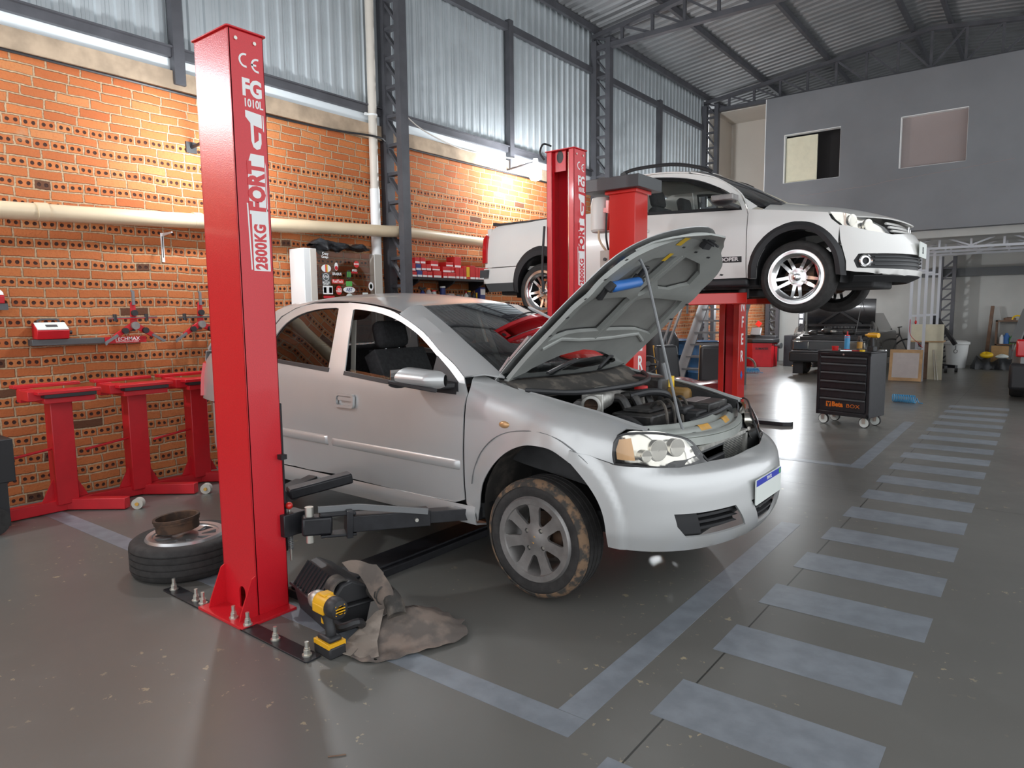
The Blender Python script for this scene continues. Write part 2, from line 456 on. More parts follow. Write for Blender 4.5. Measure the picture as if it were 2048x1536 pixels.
# ---------------------------------------------------------------- the building
WX = -6.405                       # inner face of the left wall
def roof_z(x): return 6.28 + .12*(x+6.4) if x < -2.0 else 6.808 - .12*(x+2.0)
def build_room():
    struct('floor', MB().bb(-6.6, 6, -5, 21, -.1, 0), 'floor', smooth=0)
    # floor paint
    k = 0
    def paint(poly):
        nonlocal k; k += 1
        struct('trim_%d' % k, MB().prism(poly, .0012), 'line', smooth=0)
    paint([(-1.25, 1.90), (-1.25, 2.025), (-5.95, 1.915), (-5.95, 1.79)])
    paint([(-1.25, 2.027), (-1.375, 2.025), (-1.395, 4.87), (-1.27, 4.87)])
    paint([(-1.28, 6.95), (-1.40, 6.95), (-1.40, 10.2), (-1.28, 10.2)])
    paint([(-1.405, 6.95), (-1.405, 7.07), (-5.9, 7.0), (-5.9, 6.88)])
    for i in range(-1, 17):
        y = 2.205 + .612*i
        paint([(-1.085, y), (-.35, y+.005), (-.35, y+.305), (-1.085, y+.30)])
    # left wall
    struct('wall_left', MB().bb(WX-.2, WX, -5, 20.8, 0, 3.53), 'brick', smooth=0)
    struct('trim_30', MB().bb(WX-.2, WX+.035, -5, 15.3, 3.535, 3.70), 'beam', smooth=0)
    struct('trim_31', MB().bb(WX-.15, WX-.02, -5, 15.3, 3.70, 3.86), 'translucent', smooth=0)  # white strip painted as the daylight between beam and cladding
    p = .16; pro = []
    y = -5.0
    while y < 15.4:
        pro += [(y, 0), (y+.098, 0), (y+.110, .022), (y+.148, .022)]; y += p
    mb = MB(); vs = []
    for yy, d in pro: vs += [(WX-.045+d, yy, 3.84), (WX-.045+d, yy, 6.265)]
    mb.add(vs, [(2*i, 2*i+2, 2*i+3, 2*i+1) for i in range(len(pro)-1)])
    # small stiffening ribs in each pan
    y = -5.0
    while y < 15.4:
        for o in (.033, .066): mb.bar((WX-.044, y+o, 3.84), (WX-.044, y+o, 6.265), .006, .006, up=(1, 0, 0))
        y += p
    struct('wall_cladding_left', mb, 'zinc', smooth=20)
    mb = MB().bb(WX-.022, WX+.03, -5, 15.4, 3.82, 3.91)
    struct('trim_32', mb.bb(WX-.02, WX+.06, -5, 15.4, 3.895, 3.91), 'steel', smooth=0)
    struct('trim_33', MB().bb(WX-.02, WX+.05, -5, 15.4, 5.53, 5.63), 'steel', smooth=0)
    for i, yy in enumerate((3.27, 8.19, 13.1)):
        struct('trim_%d' % (34+i), MB().bb(WX-.01, WX+.07, yy-.05, yy+.05, 3.58, 5.68), 'steel', smooth=0)
    # roof: corrugated sheets, ribs running down the slope
    mb = MB(); pro = []; y = 5.2
    while y < 21: pro += [(y, 0), (y+.10, 0), (y+.125, .032), (y+.165, .032)]; y += .19
    for xa, xb in ((-6.75, -2.0), (-2.0, 2.8)):
        vs = []
        for yy, d in pro: vs += [(xa, yy, roof_z(xa)+.005+d), (xb, yy, roof_z(xb)+.005+d)]
        mb.add(vs, [(2*i, 2*i+1, 2*i+3, 2*i+2) for i in range(len(pro)-1)])
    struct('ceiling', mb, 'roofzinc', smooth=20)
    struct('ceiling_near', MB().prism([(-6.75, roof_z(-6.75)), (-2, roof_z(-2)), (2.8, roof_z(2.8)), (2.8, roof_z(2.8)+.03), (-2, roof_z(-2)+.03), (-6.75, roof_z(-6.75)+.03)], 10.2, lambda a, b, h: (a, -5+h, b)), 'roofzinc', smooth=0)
    for i, x in enumerate((-6.33, -5.1, -3.8, -2.3, -1.7, -.4, .9)):
        z = roof_z(x)-.006
        struct('trim_%d' % (40+i), MB().bb(x-.03, x+.03, 4, 20.8, z-.10, z), 'steel', smooth=0)
    # lattice columns
    col = thing('lattice_column', 'dark grey steel lattice column beside the cream downpipe', 'column', (0, 5.75, 0), 0, 'steel columns along the left wall')
    part('chord', MB().bb(WX+.005, WX+.11, -.06, .06, 0, 6.05), 'steel', col, smooth=0)
    part('chord', MB().bb(WX+.29, WX+.375, -.06, .06, 0, 6.05), 'steel', col, smooth=0)
    mb = MB(); z = .15
    while z < 5.9:
        mb.bb(WX+.1, WX+.30, -.04, .04, z, z+.035); mb.bar((WX+.1, 0, z+.31), (WX+.30, 0, z+.06), .06, .03, up=(1, 0, 1)); z += .33
    part('lacing', mb, 'steel', col, smooth=0)
    dup(col, (0, 10.55, 0), label='dark grey steel lattice column behind the white pickup and the far red post')
    dup(col, (0, 15.35, 0), label='dark grey steel lattice column at the corner beside the cream alcove')
    # roof trusses
    def truss(y, label):
        t = thing('roof_truss', label, 'roof truss', (0, y, 0), 0, 'roof trusses')
        lo = MB().bar((-6.4, 0, 5.93), (2.6, 0, 5.93), .10, .08)
        part('lower_chord', lo, 'steel', t, smooth=0)
        up = MB().bar((-6.4, 0, roof_z(-6.4)-.15), (-2, 0, roof_z(-2)-.15), .10, .07).bar((-2, 0, roof_z(-2)-.15), (2.6, 0, roof_z(2.6)-.15), .10, .07)
        part('upper_chord', up, 'steel', t, smooth=0)
        web = MB(); xs = [-6.38+.55*i for i in range(17)]
        for i, x in enumerate(xs):
            web.bar((x, 0, 5.93), (x, 0, roof_z(x)-.15), .045, .045)
            if i+1 < len(xs):
                if x < -2: web.bar((x, 0, roof_z(x)-.16), (x+.55, 0, 5.95), .035, .035)
                else: web.bar((x, 0, 5.95), (x+.55, 0, roof_z(x+.55)-.16), .035, .035)
        part('web', web, 'steel', t, smooth=0)
    truss(10.55, 'dark grey steel truss crossing under the roof above the white pickup')
    truss(15.42, 'dark grey steel truss showing above the top of the grey wall')
    # grey mezzanine wall with two openings
    rect = lambda x0, x1, z0, z1: [(x0, z0), (x1, z0), (x1, z1), (x0, z1)]
    w1 = rect(-4.555, -3.46, 4.12, 5.11); w2 = rect(-2.40, -1.32, 4.14, 5.10)
    mb = MB().panel(rect(-4.94, 3.0, 2.95, 5.905), lambda a, b: (a, 15.22, b), .6, (w1, w2))
    struct('wall_back', mb, 'greywall', solid=.12, smooth=0)
    # bare edge bead at the outer corner
    struct('trim_50', MB().bb(-4.955, -4.941, 15.21, 15.36, 2.95, 5.90), 'white', smooth=0)
    def reveal(r, n):
        (x0, z0), (x1, z1) = r[0], r[2]; e = .012; mb = MB()
        mb.bb(x0-e*.2, x0+e, 15.215, 15.36, z0, z1).bb(x0, x1, 15.215, 15.36, z1-e, z1).bb(x0, x1, 15.23, 15.36, z0, z0+e*.6).bb(x1-e*.5, x1, 15.23, 15.36, z0, z1)
        return struct('window_%d' % n, mb, 'white', smooth=0)
    o = reveal(w1, 1); part('sliding_panel', MB().bb(-4.53, -3.915, 15.30, 15.34, 4.125, 5.05), 'creamp', o, smooth=0)
    o = reveal(w2, 2); part('closed_board', MB().bb(-2.392, -1.325, 15.33, 15.36, 4.146, 5.09), 'mauve', o, smooth=0)
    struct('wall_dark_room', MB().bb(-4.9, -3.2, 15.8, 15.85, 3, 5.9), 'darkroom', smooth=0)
    # long crack in the plaster
    pts = [(-4.2, 3.83), (-3.7, 3.84), (-3.3, 3.87), (-2.9, 3.88), (-2.6, 3.93), (-2.1, 3.96), (-1.6, 4.0), (-1.2, 4.03), (-.6, 4.08)]
    struct('trim_51', MB().tube([(x, 15.219, z) for x, z in pts], .004, 5), 'mauve')
    # cream alcove left of the grey wall
    a = MB().bb(-6.25, -4.94, 16.6, 16.7, 2.95, 5.95).bb(-6.3, -6.2, 15.45, 16.6, 2.95, 5.95).bb(-6.25, -4.95, 15.5, 16.6, 5.88, 5.95).bb(-4.95, -4.90, 15.36, 16.6, 2.95, 5.9)
    struct('wall_alcove', a, 'cream', smooth=0)
    struct('ceiling_mezzanine', MB().bb(-6.4, 3, 15.35, 20.8, 2.80, 2.94), 'palewall', smooth=0)
    struct('wall_far', MB().bb(-6.6, 3.5, 20.8, 20.95, 0, 2.9), 'palewall', smooth=0)
    struct('wall_far_upper', MB().bb(-6.6, 3.5, 20.8, 20.95, 2.9, 7), 'greywall', smooth=0)
    struct('wall_pier', MB().bb(-6.4, -5.35, 20.3, 20.8, 0, 2.8), 'palewall', smooth=0)
    struct('trim_52', MB().bb(-2.6, 3, 20.55, 20.8, 2.25, 2.45), 'greydk', smooth=0)  # dark bar painted in for the beam shadow on the far wall
    o = dup(col, (.05, 20.0, -3.3), label='dark grey steel lattice column beside the red balancing machine')
    # far lattice column with the engine crane in front
    c2 = thing('lattice_column', 'dark steel lattice column on the far wall behind the engine crane', 'column', (-2.02, 20.45, 0))
    part('chord', MB().bb(-.18, -.10, -.05, .05, 0, 2.75), 'steel', c2, smooth=0); part('chord', MB().bb(.10, .18, -.05, .05, 0, 2.75), 'steel', c2, smooth=0)
    mb = MB(); z = .1
    while z < 2.6: mb.bar((-.11, 0, z), (.11, 0, z+.2), .04, .04); mb.bb(-.11, .11, -.03, .03, z, z+.03); z += .26
    part('lacing', mb, 'steel', c2, smooth=0)

def build_pipes():
    pts = [(WX+.15, -4.5, 2.10), (WX+.15, 1.8, 2.30), (WX+.17, 4.5, 2.415), (WX+.203, 5.5, 2.45), (WX+.203, 5.9, 2.465), (WX+.18, 7.2, 2.45), (WX+.165, 8.6, 2.43), (WX+.165, 10.3, 2.40)]
    o = solo('drain_pipe', MB().tube(cr(pts, 6), .068, 20), 'pvc', 'long cream plastic pipe running along the brick wall', 'pipe')
    for y, z in ((2.05, 2.311), (3.3, 2.364), (8.0, 2.44)): part('pipe_joint', MB().cyl((WX+.155, y-.04, z-.002), (WX+.155, y+.04, z+.002), .073, n=20), 'pvc', o)
    d = solo('downpipe', MB().cyl((WX+.065, 5.53, 0), (WX+.065, 5.53, 6.2), .050, n=20), 'pvcw', 'vertical cream downpipe standing left of the first steel column', 'pipe')
    part('sleeve', MB().cyl((WX+.065, 5.53, 0), (WX+.065, 5.53, 2.95), .058, n=20), 'white', d, label='wider paler lower sleeve')
    part('clip', MB().cyl((WX+.065, 5.53, 3.78), (WX+.065, 5.53, 3.80), .058, n=16).bb(WX+.03, WX+.05, 5.44, 5.62, 3.78, 3.81), 'white', d)
    c = [(WX+(.15 if y == 5.53 else .05), y, z) for y, z in ((-4, 3.50), (2, 3.515), (4, 3.50), (5.0, 3.52), (5.53, 3.53), (6.2, 3.515), (10, 3.52), (15, 3.52))]
    solo('electric_cable', MB().tube(cr(c, 4), .012, 6), 'black', 'black cable running along the top edge of the brick wall', 'cable')
    c = [(WX+.33, 5.7, 3.86), (WX+.2, 6.2, 3.74), (WX+.12, 7.0, 3.66), (WX+.1, 7.8, 3.70), (WX+.15, 8.5, 3.74)]
    solo('electric_cable', MB().tube(cr(c, 5), .008, 6), 'beige', 'thin sagging cable from the first column to the lamp', 'cable')

def lamp(y, z, label, x=WX, rz=0, reach=.55, k=1.0):
    t = thing('bulb_lamp', label, 'lamp', (x, y, z), rz, 'lit bulb lamps')
    part('bracket', MB().bb(-.01, .02, -.05, .05, -.05, .05).cyl((.0, 0, .0), (reach, 0, .05), .014), 'black', t)
    part('socket', MB().cyl((reach, 0, .09), (reach, 0, .0), .035, .042), 'white', t)
    part('bulb', MB().lathe([(r*k, h*k) for r, h in ((.035, 0), (.075, -.03), (.085, -.07), (.085, -.17), (.07, -.2), (.02, -.215), (.001, -.216))], (reach, 0, .0)), 'bulb', t, label='glowing white bulb')
def build_lamps():
    lamp(.25, 3.45, 'lit bulb on the brick wall nearest the viewer')
    lamp(3.36, 3.05, 'lit bulb on the brick wall hidden behind the near red post', reach=.8, k=.78)
    lamp(8.1, 3.56, 'blazing white bulb on the wall left of the far red post')
    lamp(12.3, 3.0, 'lit bulb on the brick wall hidden behind the white pickup')
    lamp(18.35, 1.80, 'lit bulb clamped on the tyre changer post behind the pickup wheel', -5.02, -90)
build_room(); build_pipes(); build_lamps()
# ---------------------------------------------------------------- wheels
def tyre_mb(r, w, rim):
    """tyre turning about the y axis, outer face towards -y"""
    h = w/2; k = rim+.004
    prof = [(k, h*.80), (k+.02, h*.93), ((k+r)/2, h*1.0), (r-.022, h*.93), (r-.006, h*.80)]
    for c in (.55, .18, -.18, -.55): prof += [(r, h*(c+.045)), (r-.007, h*(c+.035)), (r-.007, h*(c-.035)), (r, h*(c-.045))]
    prof += [(r-.006, -h*.80), (r-.022, -h*.93), ((k+r)/2, -h*1.0), (k+.02, -h*.93), (k, -h*.80)]
    return MB().lathe(prof, axis='y', n=56, close=True)
def mud_mb(r, w, rim):
    h = w/2; k = rim
    return MB().lathe([(r-.034, -h*.985-.0015), (r-.029, -h*.985-.002), (r-.020, -h*.94-.0015), (r-.004, -h*.80-.0015), (r+.001, -h*.62)], axis='y', n=56)
def rim_mb(rim, w, style):
    h = w/2; mb = MB()
    mb.lathe([(rim+.006, -h*.86), (rim+.004, -h*.92), (rim-.006, -h*.92), (rim-.014, -h*.72), (rim-.020, -h*.3), (rim-.024, h*.7), (rim+.004, h*.86)], axis='y', n=48)
    R1 = rim-.010; y0 = -h*.80
    if style == 'double':
        R1 = rim*.84; y0 = -h*.62; mb.lathe([(rim+.004, -h*.90), (rim-.008, -h*.93), (R1+.004, -h*.66), (R1-.004, -h*.62)], axis='y', n=48)
    def f(a, b):
        q = math.hypot(a, b)/R1
        return (a, y0 + (.012 if style != 'double' else .03)*(1-q*q) - (.012*math.exp(-(q/.28)**2)), b)
    holes = []
    if style == 'seven':
        for i in range(7):
            c = 90 + 360/7*(i+.5); pts = []
            for rr, da in ((R1*.42, 4), (R1*.47, 9), (R1*.84, 15), (R1*.93, 13.5), (R1*.97, 9), (R1*.97, -9), (R1*.93, -13.5), (R1*.84, -15), (R1*.47, -9), (R1*.42, -4)):
                pts.append((rr*math.cos(R(c+da)), rr*math.sin(R(c+da))))
            holes.append(pts)
        for i in range(4):
            c = 45+90*i+8; holes.append(ell(.062*math.cos(R(c)), .062*math.sin(R(c)), .013, .013, 12))
    elif style == 'double':
        for i in range(5):
            for w_, da in ((1, 0), (.45, 36)):
                c = 90 + 72*i + da; s_ = 19.0 if w_ == 1 else 7.0
                pts = [(rr*math.cos(R(c+d)), rr*math.sin(R(c+d))) for rr, d in ((R1*.42, s_*.5), (R1*.97, s_*1.08), (R1*.97, -s_*1.08), (R1*.42, -s_*.5))]
                holes.append(pts)
    else:
        for i in range(9):
            c = 40*i
            pts = [(rr*math.cos(R(c+d)), rr*math.sin(R(c+d))) for rr, d in ((R1*.45, 7), (R1*.90, 12), (R1*.90, -12), (R1*.45, -7))]
            holes.append(pts)
    mb.panel(ell(0, 0, R1, R1, 48), f, .022, holes)
    return mb
def wheel_parts(parent, loc, r, rim, w, style, m_rim, mud=False, flip=False, cap='chrome', name='wheel'):
    t = part(name, tyre_mb(r, w, rim), 'rubber', parent); t.location = loc
    if flip: t.rotation_euler = (0, 0, math.pi)
    part('rim', rim_mb(rim, w, style), m_rim, t, solid=-.016)
    h = w/2
    part('brake_disc', MB().lathe([(.03, h*.1), (.125, h*.1), (.125, h*.2), (.03, h*.2)], axis='y', n=32, close=True).box((.10, h*.15, .02), (.06, .08, .13)), 'rust', t)
    part('hub_cap', MB().lathe([(.001, -h*.93), (.022, -h*.93), (.028, -h*.90), (.032, -h*.74), (.032, -h*.6)], axis='y', n=24), cap, t)
    if style == 'seven': part('emblem', MB().prism([(-.020, -.006), (-.006, -.006), (-.006, -.011), (.006, -.011), (.006, -.006), (.016, -.006), (.020, .006), (.006, .006), (.006, .011), (-.006, .011), (-.006, .006), (-.016, .006)], .0012, lambda a, b, q: (a*.35-b, -h*.932-q, a+b*.35)), 'amber', t)
    for i in range(4):
        c = 45+90*i+8; bo = MB().cyl((.062*math.cos(R(c)), -h*.80, .062*math.sin(R(c))), (.062*math.cos(R(c)), -h*.4, .062*math.sin(R(c))), .009, n=6)
        part('wheel_bolt', bo, 'zincbolt', t)
    if mud: part('mud_ring', mud_mb(r, w, rim), 'dirt', t, label='dried brown mud around the tyre edge')
    return t

# ---------------------------------------------------------------- silver sedan (x forward, near side is -y)
def build_sedan():
    car = thing('sedan_car', 'silver sedan raised on the red lift with its bonnet open', 'car', (-1.985, 3.575, .15))
    Wd = spl([-3.5, -3.3, -2.9, -2.2, -.6, 0, .25, .45], [.72, .775, .825, .845, .845, .845, .835, .805])
    off = spl([.1, .2, .35, .55, .75, .85, .95, 1.0, 1.2, 1.42], [-.07, -.03, -.008, 0, -.008, -.018, -.04, -.058, -.13, -.215])
    def flare(x, z):
        b = 0
        for cx in (.025, -2.605):
            r = math.hypot(x-cx, z-.29)
            if z > .15: b = max(b, .014*max(0, min(1, (.462-r)/.02)))
        return b
    ys = lambda x, z: Wd(x) + off(z) + flare(x, z)
    S = (-1, 1)
    def side(s, d=0): return lambda x, z: (x, s*(ys(x, z)-d), z)
    # --- body-side panels
    arch = cr([(-.405, .21), (-.375, .30), (-.36, .38), (-.33, .46), (-.26, .555), (-.17, .63), (-.07, .672), (.03, .678), (.11, .665), (.20, .62)], 4)
    zt = spl([-.55, -.48, -.30, -.02, .25, .52, .6], [1.02, 1.005, .95, .90, .85, .785, .77])
    def fend(s):
        def f(x, v):
            a = zt(x)-.15
            if v <= a: return (x, s*ys(x, v), v)
            th = (v-a)/.15*math.pi/2
            y0 = ys(x, a); return (x, s*(y0-(y0-.695+.06*max(0, (x-.2)))*(1-math.cos(th))), a+.15*math.sin(th))
        return f
    fpoly = arch + [(.205, .675), (.425, .632), (.415, .69), (.42, .735), (.445, .768), (.50, .785)] + [(x, zt(x)-.001) for x in (.4, .25, .1, -.05, -.2, -.35, -.47)] + [(-.495, .985), (-.465, .91), (-.478, .84), (-.482, .6), (-.482, .30), (-.455, .25)]
    for s in S:
        fe = part('front_fender', MB().panel(fpoly, fend(s), .05, flip=s > 0), 'silver', car, solid=.006 if s < 0 else .006)
        x0, z0 = -.205, .765
        part('side_indicator', MB().sphere((x0, s*(ys(x0, z0)+.001), z0), .034, 16, (1, .35, .55)), 'amberlens', fe)
    dB = [(-1.615, .305), (-1.665, .54), (-1.655, .78), (-1.645, .90), (-1.625, 1.0), (-1.665, 1.415)]
    dtop = cr([(-1.665, 1.415), (-1.48, 1.40), (-1.26, 1.365), (-1.12, 1.32), (-.91, 1.23), (-.75, 1.13), (-.61, 1.055), (-.515, .99)], 3)
    fwin = [(-1.53, .98), (-1.57, 1.18), (-1.60, 1.365)] + cr([(-1.585, 1.372), (-1.37, 1.35), (-1.17, 1.305), (-1.01, 1.245), (-.90, 1.19), (-.75, 1.095), (-.56, .95)], 3) + [(-.55, .918), (-.72, .922), (-1.08, .945)]
    fdoor = dB + dtop[1:] + [(-.472, .91), (-.485, .84), (-.489, .6), (-.489, .32), (-.56, .295), (-.9, .29)]
    rwin = [(-1.71, .995), (-1.735, 1.2), (-1.765, 1.38)] + cr([(-1.80, 1.385), (-1.99, 1.378), (-2.18, 1.345), (-2.33, 1.28), (-2.42, 1.18), (-2.465, 1.04)], 3) + [(-2.2, 1.022)]
    rarch = cr([(-2.225, .30), (-2.245, .42), (-2.33, .56), (-2.44, .645)], 4)
    rdoor = [(-1.672, 1.415), (-1.633, 1.0), (-1.653, .90), (-1.663, .78), (-1.673, .54), (-1.623, .305), (-1.9, .295)] + rarch + [(-2.545, .82), (-2.56, .98), (-2.53, 1.13), (-2.46, 1.26)] + cr([(-2.40, 1.325), (-2.25, 1.385), (-2.05, 1.418)], 3)
    mould = lambda x0, x1, z0, z1: [(x0, z0), (x1, z0), (x1+.0, z1), (x0, z1)]
    for s in S:
        fl = s > 0
        d = part('front_door', MB().panel(fdoor, side(s), .05, [fwin], flip=not fl), 'silver', car, solid=.008 if s < 0 else .008)
        # the near front pane is wound down, only its top edge shows
        part('window_glass', MB().panel(fwin if s > 0 else [(-1.525, .96), (-1.08, .925), (-.73, .903), (-.73, .93), (-1.08, .957), (-1.525, .992)], side(s, .02), .12, flip=not fl), 'tint' if s > 0 else 'glass', d, solid=.004)
        # weather strip and mirror base
        part('weather_strip', MB().panel([(-1.53, .955), (-1.08, .92), (-.72, .90), (-.55, .897), (-.55, .915), (-.72, .922), (-1.08, .945), (-1.53, .98)], side(s, -.004), .06, flip=not fl), 'black', d, solid=.008)
        part('mirror_base', MB().panel([(-.76, .918), (-.535, .912), (-.55, .965), (-.64, 1.03), (-.75, 1.10)], side(s, -.003), .06, flip=not fl), 'black', d, solid=.01)
        part('side_moulding', MB().grid(lambda u, v: (-1.64+1.145*u, s*(ys(-1, .52)+.001+.017*min(1, u*40, (1-u)*40)**.5*max(0, math.sin(math.pi*min(1, v*1.0)))**.35), .492+.060*v-.008*u), 40, 12), 'silver', d)
        if s < 0:
            bd = part('badge', MB().panel([(-.625, .575), (-.505, .572), (-.505, .597), (-.625, .60)], side(s, -.004), .05), 'black', d, solid=.004)
            text('lettering', 'ADVANTAGE', .019, 'alloyb', bd, (-.565, -ys(-.56, .586)-.0055, .586), (1, 0, 0), (0, 0, 1), align='CENTER')
        hd = part('door_handle', MB().panel(rrect(-1.585, -1.385, .755, .842, .022), side(s, -.014), .03, [rrect(-1.550, -1.403, .772, .828, .015)], flip=not fl), 'silver', d, solid=.016)
        part('handle_recess', MB().panel(rrect(-1.55, -1.40, .77, .83, .015), side(s, -.0025), .03, flip=not fl), 'greydk', hd)
        part('pull', MB().panel(rrect(-1.54, -1.405, .800, .824, .010), side(s, -.014), .04, flip=not fl), 'silver', hd, solid=.012)
        mi = MB(); ym = ys(-.7, .98)
        mi.grid(lambda u, v: (-.525-.36*u*(1-.06*abs(math.sin(v*math.pi*2))) if u > 0 else -.525, s*(ym+.14+ (.075+.015*u)*math.cos(v*2*math.pi)*min(1, (u+.05)*4)*min(1, (1.02-u)*6)), .985+.03*(u*.2) + (.058-.012*(1-u))*math.sin(v*2*math.pi)*min(1, (u+.35)*2)*min(1, (1.02-u)*6)), 14, 24)
        m = part('door_mirror', mi, 'silver', d)
        part('mirror_stalk', MB().bar((-.60, s*(ym-.01), .945), (-.72, s*(ym+.15), .945), .10, .035), 'black', m, bevel=.01)
        part('mirror_glass', MB().bb(-.882, -.878, s*(ym+.08), s*(ym+.21), .95, 1.03), 'chrome', m)
        part('mirror_rim', MB().tube([(-.875, s*(ym+.14+.085*math.cos(a)), .965+.03*math.sin(a)) for a in np.linspace(math.pi, 2*math.pi, 9)]+[(-.55, s*(ym+.19), .935)], .012, 6), 'black', m)
        d2 = part('rear_door', MB().panel(rdoor, side(s), .05, [rwin], flip=fl), 'silver', car, solid=.008)
        part('window_glass', MB().panel(rwin, side(s, .012), .12, flip=not fl), 'tint', d2)
        part('weather_strip', MB().panel([(-1.70, .968), (-1.70, .995), (-2.2, 1.022), (-2.465, 1.04), (-2.465, 1.014), (-2.2, .998)], side(s, -.004), .06, flip=fl), 'black', d2, solid=.008)
        part('side_moulding', MB().grid(lambda u, v: (-2.26-.02*v+(.60+.02*v)*u, s*(ys(-1.9, .52)+.001+.017*min(1, (1-u)*30)**.5*max(0, math.sin(math.pi*v))**.35), .502+.060*v-.006*u), 30, 12), 'silver', d2)
        hd = part('door_handle', MB().panel(rrect(-2.50, -2.30, .79, .875, .022), side(s, -.012), .03, [rrect(-2.46, -2.325, .81, .857, .015)], flip=not fl), 'silver', d2, solid=.014)
        part('pull', MB().panel(rrect(-2.465, -2.32, .83, .86, .012), side(s, -.014), .04, flip=not fl), 'silver', hd, solid=.012)
        # rear quarter with the fuel flap
        ra2 = cr([(-2.44, .648), (-2.53, .677), (-2.62, .68), (-2.72, .665), (-2.80, .63)], 3)
        q = [(-2.552, .82)] + list(reversed([(-2.447, .655)])) + ra2 + [(-2.83, .665), (-3.46, .665), (-3.49, .80), (-3.47, .97), (-3.40, 1.03)] + cr([(-3.05, 1.06), (-2.92, 1.12), (-2.72, 1.25), (-2.56, 1.335), (-2.40, 1.395), (-2.1, 1.425)], 3) + [(-2.06, 1.422), (-2.25, 1.388), (-2.405, 1.328), (-2.468, 1.262), (-2.538, 1.132), (-2.567, .98)]
        qp = part('rear_quarter', MB().panel(q, side(s), .05, flip=not fl), 'silver', car, solid=.006)
        if s < 0: part('fuel_flap', MB().panel(ell(-3.13, .86, .095, .105, 24), side(s, -.003), .04, flip=not fl), 'silver', qp, solid=.006)
        part('tail_lamp', MB().panel([(-3.43, .69), (-3.525, .70), (-3.53, .85), (-3.48, .98), (-3.44, .95)], lambda x, z: (x, s*(ys(max(x, -3.5), z)+.004-max(0, -3.44-x)*1.2), z), .04, flip=not fl), 'redlamp', car, solid=.03)
        # sill
        sl = part('sill', MB().grid(lambda u, v: (-2.24+1.83*u, s*(ys(-1, .3)+.012-.03*abs(v-.35)-(.10 if v > .99 else 0)), .29-.115*v), 24, 5), 'silver', car, solid=.01)
        part('jack_cover', MB().bb(-.62, -.50, s*(ys(-.5, .25)-.004), s*(ys(-.5, .25)+.004), .19, .235), 'silver', sl)
    # --- roof, pillars, glass
    zd = spl([-2.6, -2.40, -2.25, -2.05, -1.67, -1.48, -1.26, -1.12], [1.31, 1.395, 1.405, 1.425, 1.425, 1.41, 1.378, 1.345])
    yd = lambda x: ys(x, zd(x))-.002
    def roof(u, w):
        w = 2*w-1; x0 = -1.12+.07*(1-w*w)+.0; x1 = -2.42-.05*(1-w*w); x = x0+(x1-x0)*u
        return (x, yd(x)*w, zd(x)+.052*(1-w*w)**.85)
    part('roof', MB().grid(roof, 24, 24), 'silver', car, solid=.01)
    A = [(-.515, .99), (-.61, 1.055), (-.75, 1.13), (-.91, 1.23), (-1.12, 1.32), (-1.15, 1.335)]
    Bq = [(-.33, .675, .985), (-.47, .66, 1.07), (-.62, .64, 1.155), (-.79, .61, 1.25), (-1.02, .572, 1.365), (-1.08, .56, 1.385)]
    for s in S:
        P = cr([(x, s*ys(x, z), z) for x, z in A], 5); Q = cr([(x, s*y, z) for x, y, z in Bq], 5)
        mb = MB(); n = len(P); mid = [tuple((vec(a)+vec(b))/2 + np.array([.01, s*.012, .016])) for a, b in zip(P, Q)]
        mb.add(P+mid+Q, [t for i in range(n-1) for t in ((i, i+1, n+i+1, n+i), (n+i, n+i+1, 2*n+i+1, 2*n+i))])
        part('windscreen_pillar', mb, 'silver', car, solid=.012)
    def wind(u, v, d=0):
        w = 2*v-1; b = vec((-.33+.15*(1-w*w), .675*w, .985)); t = vec((-1.10+.08*(1-w*w), .555*w, 1.388+.018*(1-w*w)))
        p = b+(t-b)*u; p[2] += .03*math.sin(math.pi*u)*.6
        return (p[0]+d, p[1], p[2]-d)
    ws = part('windscreen', MB().grid(lambda u, v: wind(u, v), 14, 16), 'wsglass', car)
    bd = MB()
    for (u0, u1, v0, v1) in ((0, 1, 0, .03), (0, 1, .97, 1), (.955, 1, .03, .97), (0, .05, .03, .97)):
        bd.grid(lambda u, v: wind(u0+(u1-u0)*u, v0+(v1-v0)*v, .004), 12, 12)
    part('black_band', bd, 'black', ws)
    part('rear_window', MB().grid(lambda u, v: (-2.44-.52*u-.04*(1-(2*v-1)**2), (2*v-1)*(.60+.06*u), 1.385-.31*u+.03*(1-(2*v-1)**2)*(1-u)), 8, 12), 'tint', car)
    part('boot_lid', MB().grid(lambda u, v: (-2.96-.52*min(u*1.35, 1)-.03*max(0, u-.74)*4*.3, (2*v-1)*(.70-.02*u), (1.075-.04*u if u < .74 else 1.045-.40*(u-.74)/.26)), 14, 12), 'silver', car, solid=.01)
    part('boot_spoiler', MB().grid(lambda u, v: (-3.33-.14*u, (2*v-1)*.66, 1.055+.055*math.sin(math.pi*min(1, u*.9+.1))), 8, 10), 'silver', car, solid=.02)
    # rear bumper
    Lr = 1.0
    def rb(q, z):
        s = 1 if q > 0 else -1; a = abs(q); o = -.035*max(0, (.32-z)/.12)
        if a > Lr: return (-3.12+(a-Lr), s*(.80+o+.012+(a-Lr)*.07), z)
        th = (1-a/Lr)*math.pi/2; return (-3.12-.42*math.sin(th), s*(.81+o)*math.cos(th), z)
    rbp = [(-1.31, .655), (-1.295, .55), (-1.27, .42), (-1.25, .28), (-1.1, .20), (-.6, .19), (0, .19)]
    rbp = rbp + [(-a, b) for a, b in reversed(rbp[:-1])]
    part('rear_bumper', MB().panel(rbp, rb, .06, flip=True), 'silver', car, solid=.008)
    # --- front bumper
    xc = spl([.15, .2, .25, .33, .42, .5, .545, .575, .60, .66, .72, .78], [.74, .82, .855, .878, .875, .865, .850, .815, .755, .72, .68, .63])
